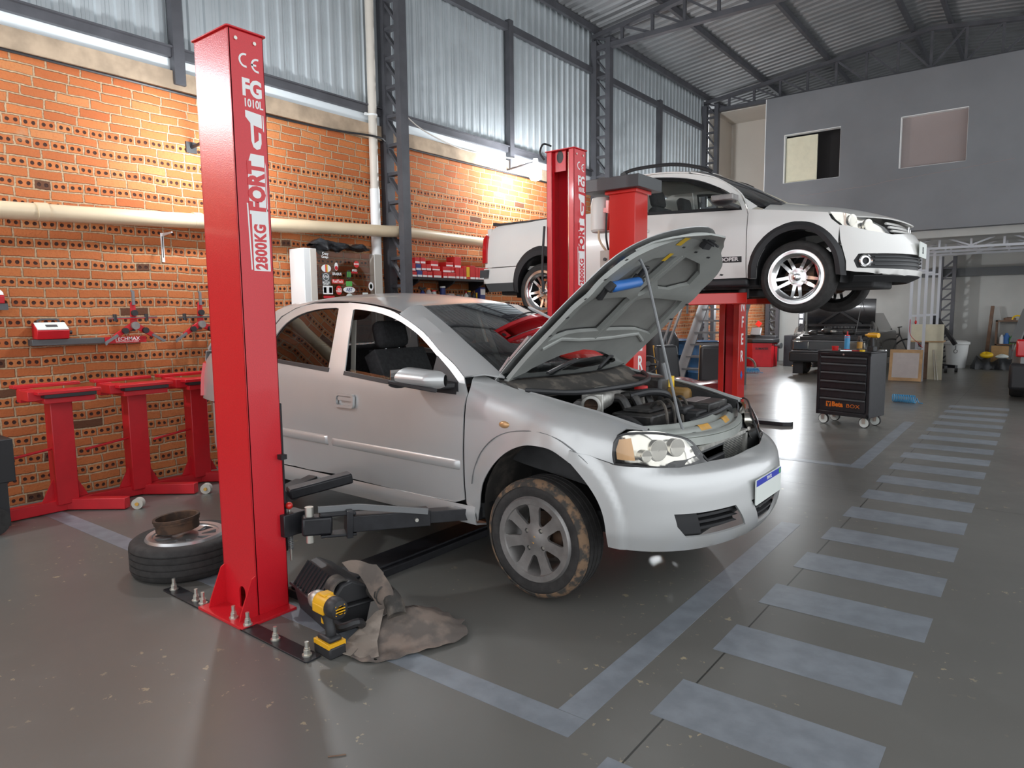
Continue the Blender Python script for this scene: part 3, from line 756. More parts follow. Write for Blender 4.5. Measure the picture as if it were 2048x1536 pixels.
    def bmp(q, z, d=0):
        s = 1 if q > 0 else -1; a = abs(q); o = -.03*max(0, (.3-z)/.15)
        if a > 1: p = (.42-(a-1), s*(.81+o+(a-1)*.10+d), z)
        else:
            th = (1-a)*math.pi/2; p = (.42+(xc(z)-.42+d)*math.sin(th), s*(.81+o+d)*math.cos(th), z)
        f = flare(p[0], z) if a > .85 else 0
        return (p[0], p[1]+s*f, p[2])
    half = [(0, .595), (-.169, .592), (-.312, .598), (-.527, .597), (-.636, .606), (-.80, .624), (-.992, .632), (-1.215, .68), (-1.22, .622)] + \
        cr([(-1.205, .615), (-1.13, .54), (-1.075, .47), (-1.04, .40), (-1.022, .32), (-1.015, .235)], 3) + [(-.90, .232), (-.70, .228), (-.5, .22), (-.3, .215), (0, .212)]
    full = half[:-1] + [(-a, b) for a, b in reversed(half)][:-1]
    fog = [(-.635, .405), (-.50, .40), (-.283, .40), (-.198, .283), (-.46, .285), (-.565, .292), (-.618, .345)]
    fogr = [(-a, b) for a, b in reversed(fog)]
    cen = [(-.168, .397), (-.071, .255), (.071, .255), (.168, .397)]
    fb = part('front_bumper', MB().panel(full, lambda q, z: bmp(q, z), .022, [fog, fogr, cen], flip=True), 'silver', car, solid=.012)
    for sg in S:
        part('fog_cover', MB().panel([(sg*a, b) for a, b in [(-.632, .403), (-.505, .397), (-.468, .288), (-.565, .294), (-.616, .346)]], lambda q, z: bmp(q, z, -.012), .04, flip=sg < 0), 'black', fb, solid=.01)
        g = MB()
        for z in (.375, .345, .315):
            g.panel([(sg*-.505, z-.007), (sg*-.235, z-.007), (sg*-.26, z+.006), (sg*-.505, z+.006)], lambda q, zz: bmp(q, zz, -.02-.0*zz), .04, flip=sg < 0)
        part('grille_slats', g, 'black', fb, solid=.03)
        part('grille_back', MB().panel([(sg*a, b) for a, b in fog], lambda q, z: bmp(q, z, -.06), .06, flip=sg < 0), 'gasket', fb)
    g = MB()
    for z in (.375, .34, .305, .275): g.panel([(-.155, z-.006), (.155, z-.006), (.155, z+.006), (-.155, z+.006)], lambda q, zz: bmp(q, zz, -.025), .05, flip=True)
    part('lower_grille', g, 'black', fb, solid=.02)
    part('grille_back', MB().panel(cen, lambda q, z: bmp(q, z, -.05), .06, flip=True), 'gasket', fb)
    part('tow_cover', MB().panel(ell(-.377, .44, .035, .030, 20), lambda q, z: bmp(q, z, .0018), .03, [ell(-.377, .44, .0325, .0275, 20)], flip=True), 'greymid', fb)
    part('crease', MB().tube([bmp(q, z, .0045) for q, z in [(-.69, .585), (-.594, .579), (-.403, .577), (-.293, .579), (-.228, .560), (-.099, .555), (.099, .555), (.228, .560), (.293, .579), (.403, .577), (.69, .585)]], .005, 6), 'silver', fb)
    for sg in S:
        part('seam', MB().tube([bmp(sg*q, z, .0015) for q, z in [(1.222, .622), (1.212, .678), (1.1, .655), (.992, .632)]], .0028, 6), 'black', fb)
        lp = cr([(-.43, .42), (-.41, .50), (-.36, .60), (-.28, .68), (-.19, .725), (-.08, .745), (.03, .747), (.13, .728), (.22, .685), (.30, .63), (.36, .565), (.41, .49), (.44, .42), (.455, .32)], 3)
        part('arch_crease', MB().tube([(x, sg*(ys(x, z)+.0035), z) if x < .40 else bmp(sg*(1-(x-.42)*1.05), z, .0035) for x, z in lp], .0026, 6), 'greymid', fb)
    pl = part('number_plate', MB().prism(rrect(-.20, .20, -.065, .065, .008), .006, lambda a, b, h: (.885+h, a, .432+b)), 'label', car)
    part('blue_band', MB().bb(.8905, .8918, -.197, .197, .462, .494), 'plateblue', pl)
    text('lettering', 'BRASIL', .026, 'paper', pl, (.8922, 0, .478), (0, 1, 0), (0, 0, 1), align='CENTER')
    part('flag_mark', MB().prism(rrect(.160, .188, .466, .490, .004), .0008, lambda a, b, h: (.8918+h, a, b)), 'green', pl)
    # headlamps
    hl = cr([(-.35, .675), (-.372, .709), (-.423, .734), (-.534, .761), (-.667, .775), (-.83, .778), (-.924, .767)], 3) + cr([(-.975, .735), (-.991, .68), (-.975, .634)], 3) + cr([(-.80, .629), (-.64, .61), (-.527, .601), (-.40, .600), (-.312, .601)], 3)
    for sg in S:
        poly = [(-sg*a*-1, b) for a, b in hl]
        fx = sg > 0
        poly = [(sg*abs(a), b) for a, b in hl]
        h = part('headlamp', MB().panel(poly, lambda q, z: bmp(q, z, -.075), .05, flip=sg < 0), 'greymid', car)
        part('reflector', MB().panel([(q*1, z) for q, z in poly], lambda q, z: bmp(q, z, -.055+.012*math.sin(q*26)), .02, flip=sg < 0), 'reflector', h)
        part('amber_reflector', MB().panel([(sg*.80, .65), (sg*.965, .655), (sg*.975, .70), (sg*.93, .75), (sg*.80, .755)], lambda q, z: bmp(q, z, -.012), .04, flip=sg < 0), 'amberlens', h)
        for q0, z0, rr in ((.62, .685, .052), (.47, .685, .045), (.73, .665, .03)):
            c = vec(bmp(sg*q0, z0, -.05)); nrm = vec((.88, sg*.45, 0))
            part('lamp_bowl', MB().tube([c-nrm*.02, c+nrm*.022, c+nrm*.024, c-nrm*.0, c-nrm*.015], [rr*.9, rr, rr*.92, rr*.75, .004], 24, caps=False), 'reflector', h)
            part('bulb', MB().sphere(tuple(c+nrm*.01), rr*.28, 10), 'lens', h)
        part('lens', MB().panel(poly, lambda q, z: bmp(q, z, .004+.010*math.sin(min(1, max(0, (z-.6)/.17))*math.pi)), .03, flip=sg < 0), 'lens', h)
        part('seal', MB().tube([bmp(q, z, .002) for q, z in poly+poly[:1]], .006, 6, caps=False), 'black', h)
    # --- engine bay
    part('bay_floor', MB().bb(-.45, .62, -.62, .62, .28, .33).bb(-.46, -.40, -.70, .70, .2, .93).bb(.60, .64, -.60, .60, .2, .62), 'gasket', car)
    for s in S:
        part('inner_fender', MB().grid(lambda u, v: (-.45+.95*u, s*(.655-.06*u+(.0 if v > .15 else -.0)), zt(-.45+.95*u)-.012-(.40*v)), 16, 6), 'gasket', car, solid=.01)
        part('fender_rail', MB().grid(lambda u, v: (-.42+.92*u, s*(.700-.05*max(0, u-.6)*2-.05*v), zt(-.42+.92*u)-.004-.018*math.sin(v*math.pi)), 18, 6), 'silver', car, solid=.008)
    cow = part('cowl_panel', MB().grid(lambda u, v: (-.37+.14*(1-(2*v-1)**2)+.20*u, (2*v-1)*.67, .975-.075*u+.01*math.sin(u*6)), 8, 16), 'dusty', car, solid=.01)
    part('seal_strip', MB().tube(cr([(-.20, -.66, .925), (-.02, -.45, .905), (.05, -.1, .905), (.05, .2, .905), (-.03, .45, .91), (-.18, .66, .925)], 5), .016, 8), 'black', cow)
    for a, b in (((-.22, -.42, 1.0), (-.32, .20, 1.045)), ((-.18, .08, 1.0), (-.34, .60, 1.05))):
        part('wiper', MB().tube([a, tuple((vec(a)+vec(b))/2+np.array([0, 0, .02])), b], .010, 6).bar(tuple(vec(b)+[0, -.3, -.012]), tuple(vec(b)+[0, .04, -.005]), .012, .02), 'black', car)
    # slam panel
    def slam(u, v, d=0): return (.668-.16*(2*v-1)**2-.14*u, (2*v-1)*.60, .700+.042*u+.010*math.sin(u*14)+.02*(2*v-1)**2+d)
    cm = part('front_crossmember', MB().grid(slam, 14, 24).grid(lambda u, v: (.668-.16*(2*v-1)**2+.006, (2*v-1)*.60, .700+.02*(2*v-1)**2-.040*u), 3, 24), 'crossm', car, solid=.006)
    for v0 in (.385, .64): part('sticker', MB().grid(lambda u, v: slam(.38+.36*u, v0-.045+.09*v, .0095), 6, 4), 'amber', cm)
    for v0 in (.25, .50, .76): part('panel_hole', MB().grid(lambda u, v: slam(.15+.12*u, v0-.012+.024*v, .0085), 2, 2), 'black', cm)
    part('condenser', MB().bb(.605, .64, -.33, .33, .33, .66), 'greydk', car); c = bpy.context
    gr = MB()
    for i in range(26): gr.bb(.640, .646, .0, .29, .40+.0095*i, .4045+.0095*i)
    part('condenser_fins', gr, 'aluminium', car)
    part('condenser_frame', MB().bb(.635, .66, -.34, .33, .642, .662).bb(.635, .66, .30, .33, .36, .65), 'aluminium', car)
    part('air_duct', MB().bb(.645, .67, -.31, -.04, .36, .59).cyl((.66, -.09, .50), (.71, -.09, .50), .06, n=20), 'black', car, bevel=.01)
    # engine
    en = part('engine_block', MB().bb(.02, .40, -.30, .45, .36, .70), 'engine', car, bevel=.03)
    part('valve_cover', MB().bb(.04, .30, -.16, .42, .69, .765).bb(.08, .25, -.10, .36, .76, .785), 'engine', en, bevel=.02)
    part('timing_cover', MB().prism(arc(.17, .62, .17, 0, 180, 14)+[(.0, .40), (.34, .40)], .07, lambda a, b, h: (a, -.30+h*1, b-.02)), 'black', en, bevel=.012)
    part('exhaust_shield', MB().bb(.34, .46, -.22, .30, .50, .68), 'engine', en, bevel=.03)
    T = Matrix.Translation((.0, -.30, .825)) @ Matrix.Rotation(R(24), 4, 'Z')
    mb = MB(); mb.T = T; tb = part('throttle_body', mb.lathe([(.050, -.07), (.057, -.066), (.057, -.04), (.046, -.035), (.046, .06), (.040, .06), (.040, -.07)], axis='y', n=28, close=True), 'aluminium', car)
    mb = MB(); mb.T = T; part('throttle_plate', mb.cyl((0, -.03, 0), (0, -.028, 0), .040, n=24).bar((-.04, -.034, 0), (.04, -.034, 0), .008, .008), 'rust', tb)
    mb = MB(); mb.T = T; part('throttle_flange', mb.box((0, .0, 0), (.125, .016, .12)), 'aluminium', tb, bevel=.012)
    mb = MB(); mb.T = T; part('throttle_motor', mb.cyl((-.075, -.04, -.01), (-.075, .05, -.01), .034, n=18), 'alloy', tb)
    part('intake_manifold', MB().tube(cr([(-.02, -.25, .83), (-.05, -.12, .84), (-.07, .05, .84), (-.07, .25, .81)], 5), [.050+.02*math.sin(i*.35) for i in range(16)], 16), 'aluminium', car)
    for y0 in (-.05, .10, .25): part('intake_runner', MB().tube(cr([(-.05, y0, .82), (.03, y0+.02, .83), (.08, y0+.02, .76)], 4), .028, 10), 'engine', car)
    part('hose', MB().tube(cr([(.02, .10, .83), (.10, .22, .85), (.14, .36, .82), (.10, .45, .74)], 5), .024, 10), 'black', car)
    rs = part('brake_reservoir', MB().bb(-.06, .05, .24, .35, .76, .83), 'beige', car, bevel=.015)
    part('reservoir_cap', MB().cyl((-.005, .295, .83), (-.005, .295, .875), .045, .042, 20), 'redp', rs)
    part('fuse_box', MB().bb(-.24, .06, .44, .62, .70, .915), 'engine', car, bevel=.02)
    wt = part('washer_tank', MB().bb(-.02, .20, .54, .65, .66, .845), 'tank', car, bevel=.03)
    part('filler_cap', MB().cyl((.04, .59, .845), (.04, .59, .915), .042, .040, 20), 'yellow', wt)
    ba = part('battery', MB().bb(.24, .46, .26, .54, .58, .80), 'engine', car, bevel=.01)
    part('battery_label', MB().bb(.27, .36, .28, .52, .80, .803), 'mauve', ba)
    part('ignition_coil', MB().bb(.32, .45, .12, .26, .62, .77).bb(.28, .38, .10, .24, .74, .79), 'black', car, bevel=.015)
    wi = MB()
    for i, y0 in enumerate((-.08, .02, .12, .20)): wi.tube(cr([(.20, y0+.1, .79), (.27, y0+.06, .83), (.33, y0+.02, .80), (.37, y0-.03, .70), (.38, y0-.05, .60)], 5), .009, 6)
    part('spark_cables', wi, 'dusty', car)
    part('coolant_hose', MB().tube(cr([(.44, .02, .72), (.52, .18, .76), (.54, .34, .78), (.50, .46, .70)], 5), .018, 8), 'black', car)
    part('engine_label', MB().bb(.15, .25, -.335, -.330, .70, .745), 'label', car)
    # --- bonnet standing open
    zc = spl([-.5, -.2, 0, .3, .6, .75, .84], [1.035, .99, .95, .885, .805, .75, .69])
    hx, hz, an = -.40, .985, R(53)
    def hood(d, bulge=None):
        def f(x, y):
            z = zc(x)-.06*(abs(y)/.7)**2-d(x, y) if callable(d) else zc(x)-.06*(abs(y)/.7)**2-d
            a, b = x-hx, z-hz; return (hx+a*math.cos(an)-b*math.sin(an), y, hz+a*math.sin(an)+b*math.cos(an))
        return f
    hh = [(-.24, 0), (-.27, -.25), (-.34, -.5), (-.47, -.69), (-.2, -.70), (.1, -.69), (.30, -.675), (.47, -.66)] + cr([(.54, -.635), (.61, -.575), (.67, -.46), (.73, -.30), (.785, -.12), (.80, 0)], 3)
    outl = hh[:-1] + [(a, -b) for a, b in reversed(hh)][:-1]
    bo = part('bonnet', MB().panel(outl, hood(0), .05, flip=True), 'silver', car, solid=.004)
    pads = []
    for sg in S:
        pads.append([(sg*.05, .40), (sg*.06, .60), (sg*.30, .57), (sg*.42, .50), (sg*.45, .40), (sg*.28, .34), (sg*.14, .34)])
        pads.append([(sg*.04, -.03), (sg*.04, .24), (sg*.12, .265), (sg*.55, .27), (sg*.58, .22), (sg*.60, -.05), (sg*.4, -.02)])
    pads = [[(b, a) for a, b in p] for p in pads]
    inn = [(x if x > -.2 else x+.04, y*.955) for x, y in outl]; inn = [(x*.97 if x > .3 else x, y) for x, y in inn]
    cen = ell(.325, 0, .045, .045, 18)
    part('inner_frame', MB().panel(inn, hood(lambda x, y: .030+.006*math.sin(x*26)*math.exp(-((x-.30)/.12)**2)), .035, pads+[cen]), 'hoodin', bo, solid=.024)
    for p in pads: part('inner_panel', MB().panel(p, hood(.018), .06), 'hoodpad', bo)
    for x, y in [(.33, q) for q in (-.30, -.22, -.15, .10, .18, .26, .34)]+[(.1+.14*i, .645) for i in range(4)]+[(.0+.14*i, -.645) for i in range(5)]+[(.66, -.1), (.62, .3), (.64, .1)]:
        part('slot', MB().panel([(x-.006, y-.018), (x+.006, y-.018), (x+.006, y+.018), (x-.006, y+.018)], hood(.0565), .05), 'black', bo)
    part('cross_rib', MB().tube([hood(.052)(x, y) for x, y in [(-.12, -.58), (-.06, -.45), (-.10, -.2), (-.11, 0), (-.10, .2), (-.06, .45), (-.12, .58)]], .014, 8).tube([hood(.05)(x, 0) for x in (-.10, .1, .27)], .012, 8).tube([hood(.05)(x, .0) for x in (.38, .5, .6)], .012, 8), 'hoodin', bo)
    for x, y, a, b in ((.70, -.20, .03, .035), (.58, -.16, .03, .025)): part('sticker', MB().panel([(x-a, y-b), (x+a, y-b), (x+a, y+b), (x-a, y+b)], hood(.0585), .05), 'yellow', bo)
    part('latch', MB().tube([hood(.06)(.74, -.03), hood(.13)(.745, -.03), hood(.13)(.745, .03), hood(.06)(.74, .03)], .007, 6).box(hood(.07)(.72, .06), (.06, .09, .03), (0, -52, 0)), 'black', bo)
    lip = MB(); lip.panel([(.60, -.55), (.72, -.33), (.80, -.10), (.80, .10), (.72, .33), (.60, .55), (.65, .30), (.71, 0), (.65, -.30)], hood(lambda x, y: .02+.35*max(0, x-.66)), .05)
    part('front_lip', lip, 'hoodin', bo, solid=.01)
    part('hinge', MB().bar((-.40, -.655, .93), (-.395, -.655, 1.0), .03, .012).bar((-.395, -.655, .99), (-.30, -.655, 1.10), .03, .012).bar((-.30, -.655, 1.09), (-.17, -.655, 1.215), .03, .012), 'alloyb', bo)
    part('hinge', MB().bar((-.40, .655, .93), (-.395, .655, 1.0), .03, .012).bar((-.395, .655, .99), (-.30, .655, 1.10), .03, .012).bar((-.30, .655, 1.09), (-.17, .655, 1.215), .03, .012), 'alloyb', bo)
    top = hood(.05)(.56, -.47)
    part('prop_rod', MB().tube([(.55, -.32, .735), (.53, -.325, .80), tuple(vec(top)+[.02, .03, -.06]), top, tuple(vec(top)+[-.05, -.05, -.0])], .008, 8).cyl(tuple(vec((.52, -.322, .76))*.72+vec(top)*.28), tuple(vec((.52, -.322, .76))*.62+vec(top)*.38), .012, n=8), 'greymid', car)
    # --- wheels, liners, cabin
    for s in S:
        wheel_parts(car, (-.02, s*.742, .185), .312, .205, .205, 'seven', 'alloy', mud=True, flip=s > 0)
        wheel_parts(car, (-2.614, s*.742, .20), .312, .205, .205, 'seven', 'alloy', flip=s > 0)
        for cx in (.025, -2.605):
            part('wheel_liner', MB().grid(lambda u, v: (cx+(.405+.01*math.sin(v*9))*math.cos(R(4+200*u)), s*(.80-.42*v), .29+.405*math.sin(R(4+200*u))), 24, 8), 'liner', car)
    part('suspension_strut', MB().cyl((0, -.58, .2), (-.02, -.54, .66), .035, n=12).bb(.22, .26, -.60, -.45, .40, .62).cyl((0, .58, .2), (-.02, .54, .66), .035, n=12), 'rust', car)
    part('underbody', MB().bb(-3.3, -.45, -.70, .70, .19, .26).bb(-2.2, -.45, -.76, .76, .19, .30).bb(-.5, .6, -.45, .45, .16, .28), 'gasket', car)
    for s in S:
        part('inner_door_skin', MB().panel([(-2.3, .28), (-.5, .28), (-.5, .90), (-1.6, .96), (-2.5, 1.0), (-2.5, .75)], side(s, .05), .15), 'gasket', car)
        part('door_trim', MB().panel([(-2.4, .40), (-.55, .40), (-.55, .90), (-1.6, .955), (-2.4, 1.0)], side(s, .09), .15), 'fabric', car)
        part('pillar_trim', MB().bar((-1.66, s*.77, .95), (-1.70, s*.62, 1.38), .10, .03, up=(0, 1, 0)), 'beige', car)
        part('seat_belt', MB().bar((-1.60, s*.70, .70), (-1.66, s*.61, 1.30), .045, .004, up=(0, 1, 0)), 'beige', car)
    part('headlining', MB().grid(lambda u, v: tuple(vec(roof(u*.98+.01, v*.96+.02))+[0, 0, -.03]), 12, 12), 'mauve', car)
    part('dashboard', MB().prism([(-.33, .55), (-.35, .93), (-.55, .955), (-.75, .90), (-.80, .78), (-.72, .55)], 1.36, lambda a, b, h: (a, -.68+h, b)), 'black', car, bevel=.02)
    stw = MB(); stw.at((-.86, .36, .90), (0, -65, 0)); stw.lathe([(.175+.014*math.cos(a), .014*math.sin(a)) for a in np.linspace(0, 2*math.pi, 9)[:-1]], n=28, close=True).bar((-.17, 0, 0), (.17, 0, 0), .03, .02).bar((0, 0, 0), (-.0, .17, 0), .03, .02).cyl((0, 0, -.02), (0, 0, .02), .05, n=16)
    part('steering_wheel', stw, 'black', car)
    for y0 in (-.36, .36):
        def seat(u, v, y0=y0):
            w = 2*v-1; th = .23*(1-.15*u)
            return (-1.33-.34*u-.03*(abs(w)**3)*-1, y0+w*th, .55+.58*u)
        b = part('front_seat', MB().grid(lambda u, v: (-1.30-.30*u, y0+(.25-.06*u**3)*math.cos(v*2*math.pi), .50+.60*u+0), 10, 20).box((-1.05, y0, .46), (.52, .50, .16)).at((-1.40, y0, .80), (0, -27, 0)).box((0, 0, 0), (.12, .46, .64)), 'fabric', car, bevel=.05)
        part('head_rest', MB().at((-1.585, y0, 1.20), (0, -15, 0)).box((0, 0, 0), (.10, .27, .19)), 'fabric', b, bevel=.045)
        part('head_rest_post', MB().cyl((-1.56, y0-.06, 1.05), (-1.58, y0-.06, 1.15), .006, n=6).cyl((-1.56, y0+.06, 1.05), (-1.58, y0+.06, 1.15), .006, n=6), 'chrome', b)
    part('rear_seat', MB().box((-2.15, 0, .50), (.5, 1.3, .18)).at((-2.45, 0, .80), (0, -22, 0)).box((0, 0, 0), (.14, 1.3, .60)), 'fabric', car, bevel=.05)
    part('parcel_shelf', MB().bb(-3.0, -2.5, -.65, .65, .98, 1.0), 'black', car)
    return car, hood
sedan, hoodf = build_sedan()
# blue work light hanging under the bonnet
def build_worklight():
    f = hoodf(.075); a = vec(f(.37, -.52)); b = vec(f(.40, -.22)); O = vec((-1.985, 3.575, .15)); a += O; b += O
    t = thing('work_light', 'blue tubular work light clipped under the open bonnet', 'light', tuple(a))
    d = b-a
    part('body', MB().tube([d*0, d*.06, d*.94, d], [.022, .028, .028, .024], 18), 'blue', t)
    n = vec(f(.37, -.52))-vec(hoodf(.09)(.37, -.52)); n /= np.linalg.norm(n)
    for k, s in ((0, -1), (1, 1)):
        p = d*k; part('clamp', MB().box(tuple(p+n*.012), (.05, .055, .06), (0, -52, 20)).bar(tuple(p+n*.02), tuple(p+n*.015+vec((-.06*s*0-.06, .0, -.07))*(1 if k == 0 else -1)), .045, .02), 'black', t, bevel=.006)
build_worklight()
# ---------------------------------------------------------------- two-post lifts
def bolt_mb(x, y, z, s=1.0):
    return MB().cyl((x, y, z), (x, y, z+.006*s), .022*s, n=16).cyl((x, y, z+.006*s), (x, y, z+.026*s), .016*s, n=6).cyl((x, y, z+.026*s), (x, y, z+.034*s), .012*s, n=10).cyl((x, y, z+.034*s), (x, y, z+.062*s), .009*s, n=10)
def ring_arc(cx, cy, r, w, a0, a1, n=14): return arc(cx, cy, r, a0, a1, n) + arc(cx, cy, r-w, a1, a0, n)
def fg_post(name, label, x0, x1, yc, oy, texture='red'):
    """column with its open side facing oy (+1 or -1 along y); lettering on the +x face"""
    D = .178; t = thing(name, label, 'car lift', ((x0+x1)/2, yc, 0), 0, 'columns of the near car lift'); w = (x1-x0)/2; H = 2.795; d = D/2; e = .008
    yb = -oy*d; yo = oy*d
    hole = [(w-.16, .02), (w-.105, .02)] + arc(w-.1325, .105, .0275, 0, 180, 10)
    col = MB().panel([(-w, .012), (w, .012), (w, H), (-w, H)], lambda a, b: (a, yb, b), .5, [hole], flip=oy < 0)
    thicken(col, e)
    col.bb(w-e, w, -d, d, .012, H).bb(-w, -w+e, -d, d, .012, H)
    lip = .055
    col.bb(-w, -w+lip, yo-oy*e, yo, .012, H).bb(w-lip, w, yo-oy*e, yo, .012, H).bb(-w+lip-e, -w+lip, yo-oy*.04, yo, .012, H).bb(w-lip, w-lip+e, yo-oy*.04, yo, .012, H)
    part('column', col, texture, t, bevel=.003, smooth=30)
    if True: part('cap_plate', MB().prism(rrect(-w-.012, w+.012, -d-.012, d+.012, .012), .008, lambda a, b, h: (a, b, H+h)), texture, t, bevel=.002)
    ba = part('base_plate', MB().bb(-w-.045, w+.065, yb-oy*.125, yo, 0, .014), texture, t, bevel=.002, smooth=0)
    for xg in (-w+.004, w-.012): part('gusset', MB().prism([(yb, .014), (yb-oy*.095, .014), (yb-oy*.085, .05), (yb-oy*.02, .205), (yb, .215)], .008, lambda a, b, h, xg=xg: (xg+h, a, b)), texture, t, smooth=0)
    for zz in (.035, .13): part('screw', MB().cyl((w, -d+zz, 2.755), (w+.006, -d+zz, 2.755), .0085, n=10), 'zincbolt', t)
    part('pulley_bracket', MB().prism([(-.055, H-.16), (.055, H-.16), (.055, H), (-.055, H)], .01, lambda a, b, h: (a-.02, yo-oy*(.03+h), b)), texture, t)
    part('pulley_hole', MB().prism(ell(-.02, H-.045, .032, .05, 16), .012, lambda a, b, h: (a, yo-oy*(.029+h), b)), 'black', t)
    part('lift_cable', MB().cyl((.075, yo-oy*.02, .3), (.075, yo-oy*.02, H-.02), .010, n=10), 'chrome', t)
    # lettering on the +x face, y runs left to right
    X = w+.0005; T = lambda a, b, h: (X+h, a, b)
    c0, c1 = -.035, .073; cm = (c0+c1)/2
    part('ce_mark', MB().prism(ring_arc(-.01, 2.668, .032, .009, 75, 285), .0008, T).prism(ring_arc(.052, 2.658, .032, .009, 75, 285), .0008, T).prism([(.022, 2.653), (.047, 2.653), (.047, 2.662), (.022, 2.662)], .0008, T), 'paper', t)
    text('lettering', 'FG', .105, 'paper', t, (X, cm, 2.545), (0, 1, 0), (0, 0, 1), align='CENTER', sx=.82, bold=.0045)
    text('lettering', '1010L', .052, 'paper', t, (X, cm+.003, 2.478), (0, 1, 0), (0, 0, 1), align='CENTER', sx=.78, bold=.0012)
    de = part('decal', MB().prism([(c0+.02, 1.705), (c1, 1.705), (c1, 2.0), (c1-.008, 2.0), (c1-.008, 2.25), (c0+.03, 2.25), (c0+.012, 2.20), (c0+.012, 1.97), (c0+.02, 1.97)], .0006, T).prism([(c1-.004, 1.99), (c1, 1.99), (c1, 2.20), (c1-.004, 2.22)], .0006, T).prism([(c0+.006, 1.71), (c0+.013, 1.71), (c0+.005, 2.02), (c0-.002, 2.02)], .0006, T), 'paper', t)
    text('lettering', '2800KG', .083, 'red', de, (X+.0008, cm+.010, 1.712), (0, 0, 1), (0, -1, 0), sx=.72, bold=.0036, depth=.0006, space=1.08)
    text('lettering', 'FORT', .114, 'red', de, (X+.0008, cm+.004, 1.985), (0, 0, 1), (0, -1, 0), sx=.80, bold=.006, depth=.0006)
    # big stylised initial
    part('initial', MB().prism([(-.022, 2.445), (.062, 2.437), (.062, 2.375), (.018, 2.383), (.018, 2.30), (.042, 2.318), (.042, 2.355), (.056, 2.35), (.056, 2.305), (.048, 2.280), (.03, 2.272), (.012, 2.282), (.003, 2.31), (.002, 2.39), (-.022, 2.415)], .0008, T).prism([(.067, 2.436), (.072, 2.436), (.072, 2.36), (.067, 2.366)], .0008, T), 'paper', t)
    return t, w, d, yb
def build_near_lift():
    t, w, d, yb = fg_post('lift_column', 'tall red lift column in the foreground with its back to the viewer', -3.297, -2.997, 1.865, 1)
    for x in (.075, w+.05): part('anchor_bolt', bolt_mb(x, yb-.085, .014), 'zincbolt', t)
    for x0, x1, bs in ((-w-.43, -w-.04, (-w-.38, -w-.14, -w+.0-.07)), (w+.035, w+.57, (w+.28, w+.52))):
        b = part('anchor_bar', MB().prism(rrect(x0, x1, yb-.125, yb-.045, .012), .008, lambda a, b, h: (a, b, (.014 if False else 0)+h)), 'blackm', t, bevel=.001)
        for x in bs: part('anchor_bolt', bolt_mb(x, yb-.085, .008), 'zincbolt', b)
    # carriage and arms
    ca = part('carriage', MB().bb(-.10, .12, d-.03, d+.03, .28, 1.05).bb(.085, .185, d-.03, d+.10, .375, .49).bb(-.185, -.09, d-.03, d+.10, .375, .49), 'blackm', t, bevel=.004)
    part('stop_block', MB().bb(.14, .185, .06, .092, .775, .80), 'blackm', t)
    rp = part('release_pin', MB().cyl((.135, d+.035, .23), (.135, d+.035, .50), .007, n=8), 'zincbolt', ca)
    part('spring', MB().tube([(.135+.011*math.cos(a), d+.035+.011*math.sin(a), .29+.085*a/60) for a in np.linspace(0, 60, 120)], .003, 5), 'greymid', rp)
    part('red_knob', MB().sphere((.135, d+.035, .520), .019, 14), 'red2', ca)
    def arm(base, tip, name):
        base, tip = vec(base), vec(tip); dr = (tip-base)/np.linalg.norm(tip-base); nrm = np.array([-dr[1], dr[0], 0])
        q = base+dr*.20; m = base+dr*(np.linalg.norm(tip-base)*.66)
        a = part(name, MB().bar(q, m, .10, .085).bar(base+dr*.05+[0, 0, .055], q+dr*.03+[0, 0, .055], .09, .014).bar(base+dr*.05+[0, 0, -.055], q+dr*.03+[0, 0, -.055], .09, .014).bar(q-dr*.02, q+dr*.012, .115, .14), 'blackm', t, bevel=.004)
        part('inner_arm', MB().bar(m-dr*.05, tip, .075, .065), 'blackm', a, bevel=.003)
        part('pivot_pin', MB().cyl(base+[0, 0, -.09], base+[0, 0, .095], .022, n=16), 'zincbolt', a)
        part('pivot_block', MB().bar(base-dr*.04, base+dr*.11, .085, .095), 'blackm', a, bevel=.012)
        part('pin_bolt', MB().cyl(m-dr*.08-nrm*.052, m-dr*.08-nrm*.066, .010, n=8), 'zincbolt', a)
        part('lift_pad', MB().cyl(tip+[0, 0, -.02], tip+[0, 0, .05], .045, n=16).cyl(tip+[0, 0, .04], tip+[0, 0, .065], .058, n=16), 'black', a)
        return a
    a = arm((.24, d+.08, .425), (.72, .98, .385), 'swing_arm')
    part('arm_guard', MB().bar((.26, d+.12, .50), (.36, d+.30, .49), .012, .03).bar((.36, d+.30, .49), (.62, d+.55, .45), .012, .03), 'greymid', a)
    arm((-.24, d+.08, .425), (-.78, 1.00, .375), 'swing_arm')
    part('rear_pad_bracket', MB().bar((-.24, d+.28, .47), (-.10, d+.62, .52), .10, .06), 'blackm', t, bevel=.01)
    t2, w2, d2, yb2 = fg_post('lift_column', 'far red lift column with open channel facing the silver sedan', -3.33, -3.06, 4.85, -1)
    part('carriage', MB().bb(-.10, .10, -d2-.03, -d2+.03, .28, 1.0), 'blackm', t2, bevel=.004)
    part('cable_loop', MB().tube(cr([(-w2-.01, -d2-.02, 2.2), (-w2-.025, -d2-.03, 1.9), (-w2-.02, -d2-.03, 1.66), (-w2-.01, -d2-.03, 1.75)], 5), .010, 6), 'black', t2)
    part('cable_top', MB().tube(cr([(-w2+.05, -d2, 2.84), (-w2-.01, -d2-.03, 2.86), (-w2-.05, -d2-.02, 2.80), (-w2-.02, -d2, 2.74)], 5), .008, 6), 'black', t2)
    for x in (.075, w2+.045): part('anchor_bolt', bolt_mb(x, yb2+.085, .014), 'zincbolt', t2)
